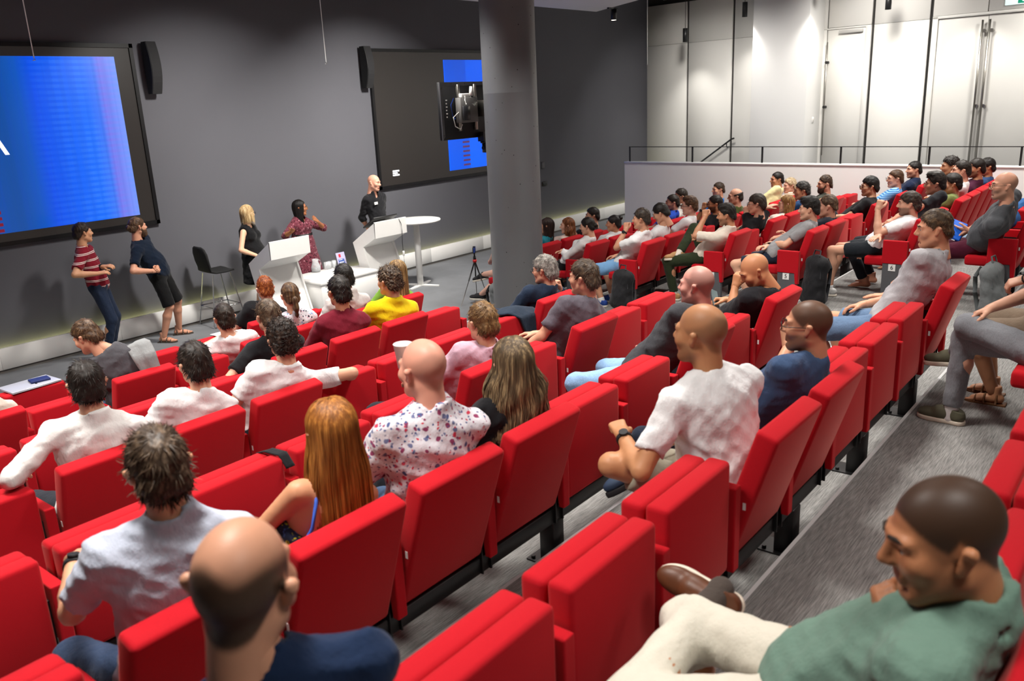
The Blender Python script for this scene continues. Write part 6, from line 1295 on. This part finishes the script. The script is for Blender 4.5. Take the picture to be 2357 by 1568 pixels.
# jackets and straps: cloth laid over solid things
def drape(name, rows, mat, th=0.012, seed=1, amp=0.010, sub=4):
    """rows: polylines of points across the cloth; skinned smoothly and given thickness"""
    r = np.random.RandomState(seed); G = np.array(rows, float); n, m = G.shape[:2]
    def up(A, ax):
        k = A.shape[ax]; xi = np.linspace(0, k - 1, (k - 1) * sub + 1); i0 = np.clip(xi.astype(int), 0, k - 2); t_ = xi - i0; t_ = t_ * t_ * (3 - 2 * t_) * .5 + t_ * .5
        A0, A1 = np.take(A, i0, ax), np.take(A, i0 + 1, ax); sh = [1, 1, 1]; sh[ax] = -1; return A0 + (A1 - A0) * t_.reshape(sh)
    G = up(up(G, 0), 1); a, b_ = G.shape[:2]; ii, jj = np.meshgrid(np.arange(a), np.arange(b_), indexing='ij')
    G = G + amp * np.stack([np.sin(jj * 1.1 + seed), np.cos(jj * .9 + ii * .35), np.sin(ii * .8 + jj * .6)], 2) * .6
    mb = MB(); vs = [[mb.bm.verts.new(G[i, j]) for j in range(b_)] for i in range(a)]
    for i in range(a - 1):
        for j in range(b_ - 1): f_ = mb.bm.faces.new([vs[i][j], vs[i][j + 1], vs[i + 1][j + 1], vs[i + 1][j]]); f_.smooth = True
    bmesh.ops.recalc_face_normals(mb.bm, faces=list(mb.bm.faces)); bmesh.ops.solidify(mb.bm, geom=list(mb.bm.faces), thickness=th); return mb.obj(name, mat)
xj = SX['L', 4, 1] + .12; yj, zj = Yr(4), Fz(4)
jk = drape('jacket', [[(xj - .12, yj + .26, zj + .60), (xj + .05, yj + .27, zj + .58), (xj + .22, yj + .25, zj + .60)], [(xj - .12, yj + .20, zj + .83), (xj + .04, yj + .20, zj + .85), (xj + .22, yj + .18, zj + .83)], [(xj - .05, yj + .06, zj + .835), (xj + .1, yj + .06, zj + .86), (xj + .27, yj + .04, zj + .835)], [(xj + .02, yj - .025, zj + .79), (xj + .15, yj - .04, zj + .80), (xj + .30, yj - .03, zj + .78)], [(xj + .10, yj - .035, zj + .62), (xj + .2, yj - .05, zj + .60), (xj + .31, yj - .035, zj + .55)]], C('#24303f'), seed=3)
tag(jk, 'navy jacket draped over a folded seat beside the man in navy shirt', 'jacket')
S_ = p15['S'][1]; o_ = np.array(p15['obj'].location); a0 = S_ + o_; bx, by, bz = p15['ax']
row = lambda c, w_: [tuple(c - bx * w_), tuple(c), tuple(c + bx * w_)]
jk2 = drape('jacket', [row(a0 + by * .12 - bz * .10 - bx * .04, .06), row(a0 + by * .07 + bz * .075 - bx * .04, .08), row(a0 - by * .03 + bz * .095 - bx * .02, .09), row(a0 - by * .125 + bz * .01, .08), row(a0 - by * .16 - bz * .16 + bx * .02, .06), row(a0 - by * .15 - bz * .30 + bx * .04, .04)], C('#8b8d8e'), seed=5, th=.014); tag(jk2, 'light grey jacket slung over the shoulder of the hunched man', 'jacket')
stp = drape('bag_strap', [[(SX['L', 5, 8] + .80 - .02, Yr(5) + .19, Fz(5) + .80), (SX['L', 5, 8] + .84, Yr(5) + .20, Fz(5) + .79)], [(SX['L', 5, 8] + .78, Yr(5) + .12, Fz(5) + .825), (SX['L', 5, 8] + .83, Yr(5) + .12, Fz(5) + .825)], [(SX['L', 5, 8] + .79, Yr(5) + .02, Fz(5) + .825), (SX['L', 5, 8] + .84, Yr(5) + .02, Fz(5) + .825)], [(SX['L', 5, 8] + .80, Yr(5) - .02, Fz(5) + .76), (SX['L', 5, 8] + .85, Yr(5) - .02, Fz(5) + .76)]], cloth('#202023'), seed=2, amp=.001, th=.006); tag(stp, 'wide black bag strap lying over a folded seat of the fifth row', 'strap')
# held things
def wpos(info, s, off=(0, 0, 0)): return np.array(info['obj'].location) + info['arms'][s][2] + np.array(off)
c = at(1760, 1535, 1, 0.202 + .55); p2_ = empty('smartphone', tuple(c)); tag(p2_, 'smartphone with notch and bright screen held by the man in sage polo', 'phone')
zx = nrm(CAM - c); dirv = at(1730, 1500, 1, 0.202 + .60) - at(1795, 1590, 1, 0.202 + .55); zy = nrm(dirv - zx * (dirv @ zx) ); zx_ = nrm(zx * .8 + V(0, -.3, .5)); zx_ = nrm(zx_ - zy * (zx_ @ zy)); xx_ = np.cross(zy, zx_)
p2_.matrix_world = Matrix([[xx_[i], zy[i], zx_[i], c[i]] for i in range(3)] + [[0, 0, 0, 1]])
MB().box((-0.037, -0.075, -0.004), (0.037, 0.075, 0.004), 0.0038).obj('case', M_BLACK, p2_); MB().box((-0.034, -0.072, 0.0038), (0.034, 0.072, 0.0046), 0.0004, 1).obj('display', flat_em('phone_white', '#b4c2ec', 0.9), p2_); MB().box((-0.016, 0.063, 0.0046), (0.016, 0.0722, 0.0052)).obj('notch', M_BEZEL, p2_)
c = wpos(p9, 1, (-.05, .07, .01)); p3_ = empty('smartphone', tuple(c)); tag(p3_, 'grey smartphone in the hand of the tanned bald man', 'phone'); p3_.matrix_world = Matrix.Translation(c) @ Euler((math.radians(55), math.radians(25), math.radians(-20))).to_matrix().to_4x4(); MB().box((-0.036, -0.075, -0.005), (0.036, 0.075, 0.005), 0.004).obj('case', plain('grey_phone', '#3d4748', .3), p3_); MB().box((-0.033, -0.07, 0.004), (0.033, 0.07, 0.0058)).obj('display', plain('phone_off', '#6d7d80', .15, var=0), p3_)
c = wpos(q33, -1, (.0, .19, .02)); fo = empty('folder', tuple(c)); tag(fo, 'bright blue zip folder held by the man in maroon shorts', 'folder'); fo.matrix_world = Matrix.Translation(c) @ Euler((math.radians(28), math.radians(-38), math.radians(-10))).to_matrix().to_4x4()
MB().box((-0.115, -0.14, -0.018), (0.115, 0.14, 0.018), 0.012).obj('cover', plain('blue_folder', '#0f5fd0', .5), fo); MB().tube([(-0.118, -0.1, 0), (-0.118, 0.1, 0)], 0.005, 6).obj('zip', M_PLATE, fo)
c = np.array(p4['obj'].location) + p4['H'] + V(-.10, .15, -.02); cu_ = empty('paper_cup', tuple(at(932, 846, 1, Yr(6) + .24))); tag(cu_, 'white paper cup held up beside the bald man in floral shirt', 'cup'); MB().lathe([(0.0, 0), (0.028, 0), (0.040, 0.10), (0.042, 0.102), (0.040, 0.104), (0.0, 0.095)], n=24).obj('cup', M_PLATE, cu_)
nt_ = MB().box((-0.07, -0.05, 0), (0.07, 0.05, 0.006)).obj('note_pad', plain('pink_paper', '#e88aa8', .7)); nt_.location = tuple(np.array(p3['obj'].location) + V(-.14, .38, .73)); tag(nt_, 'pink note pad on the lap of the woman with ginger hair', 'note pad')
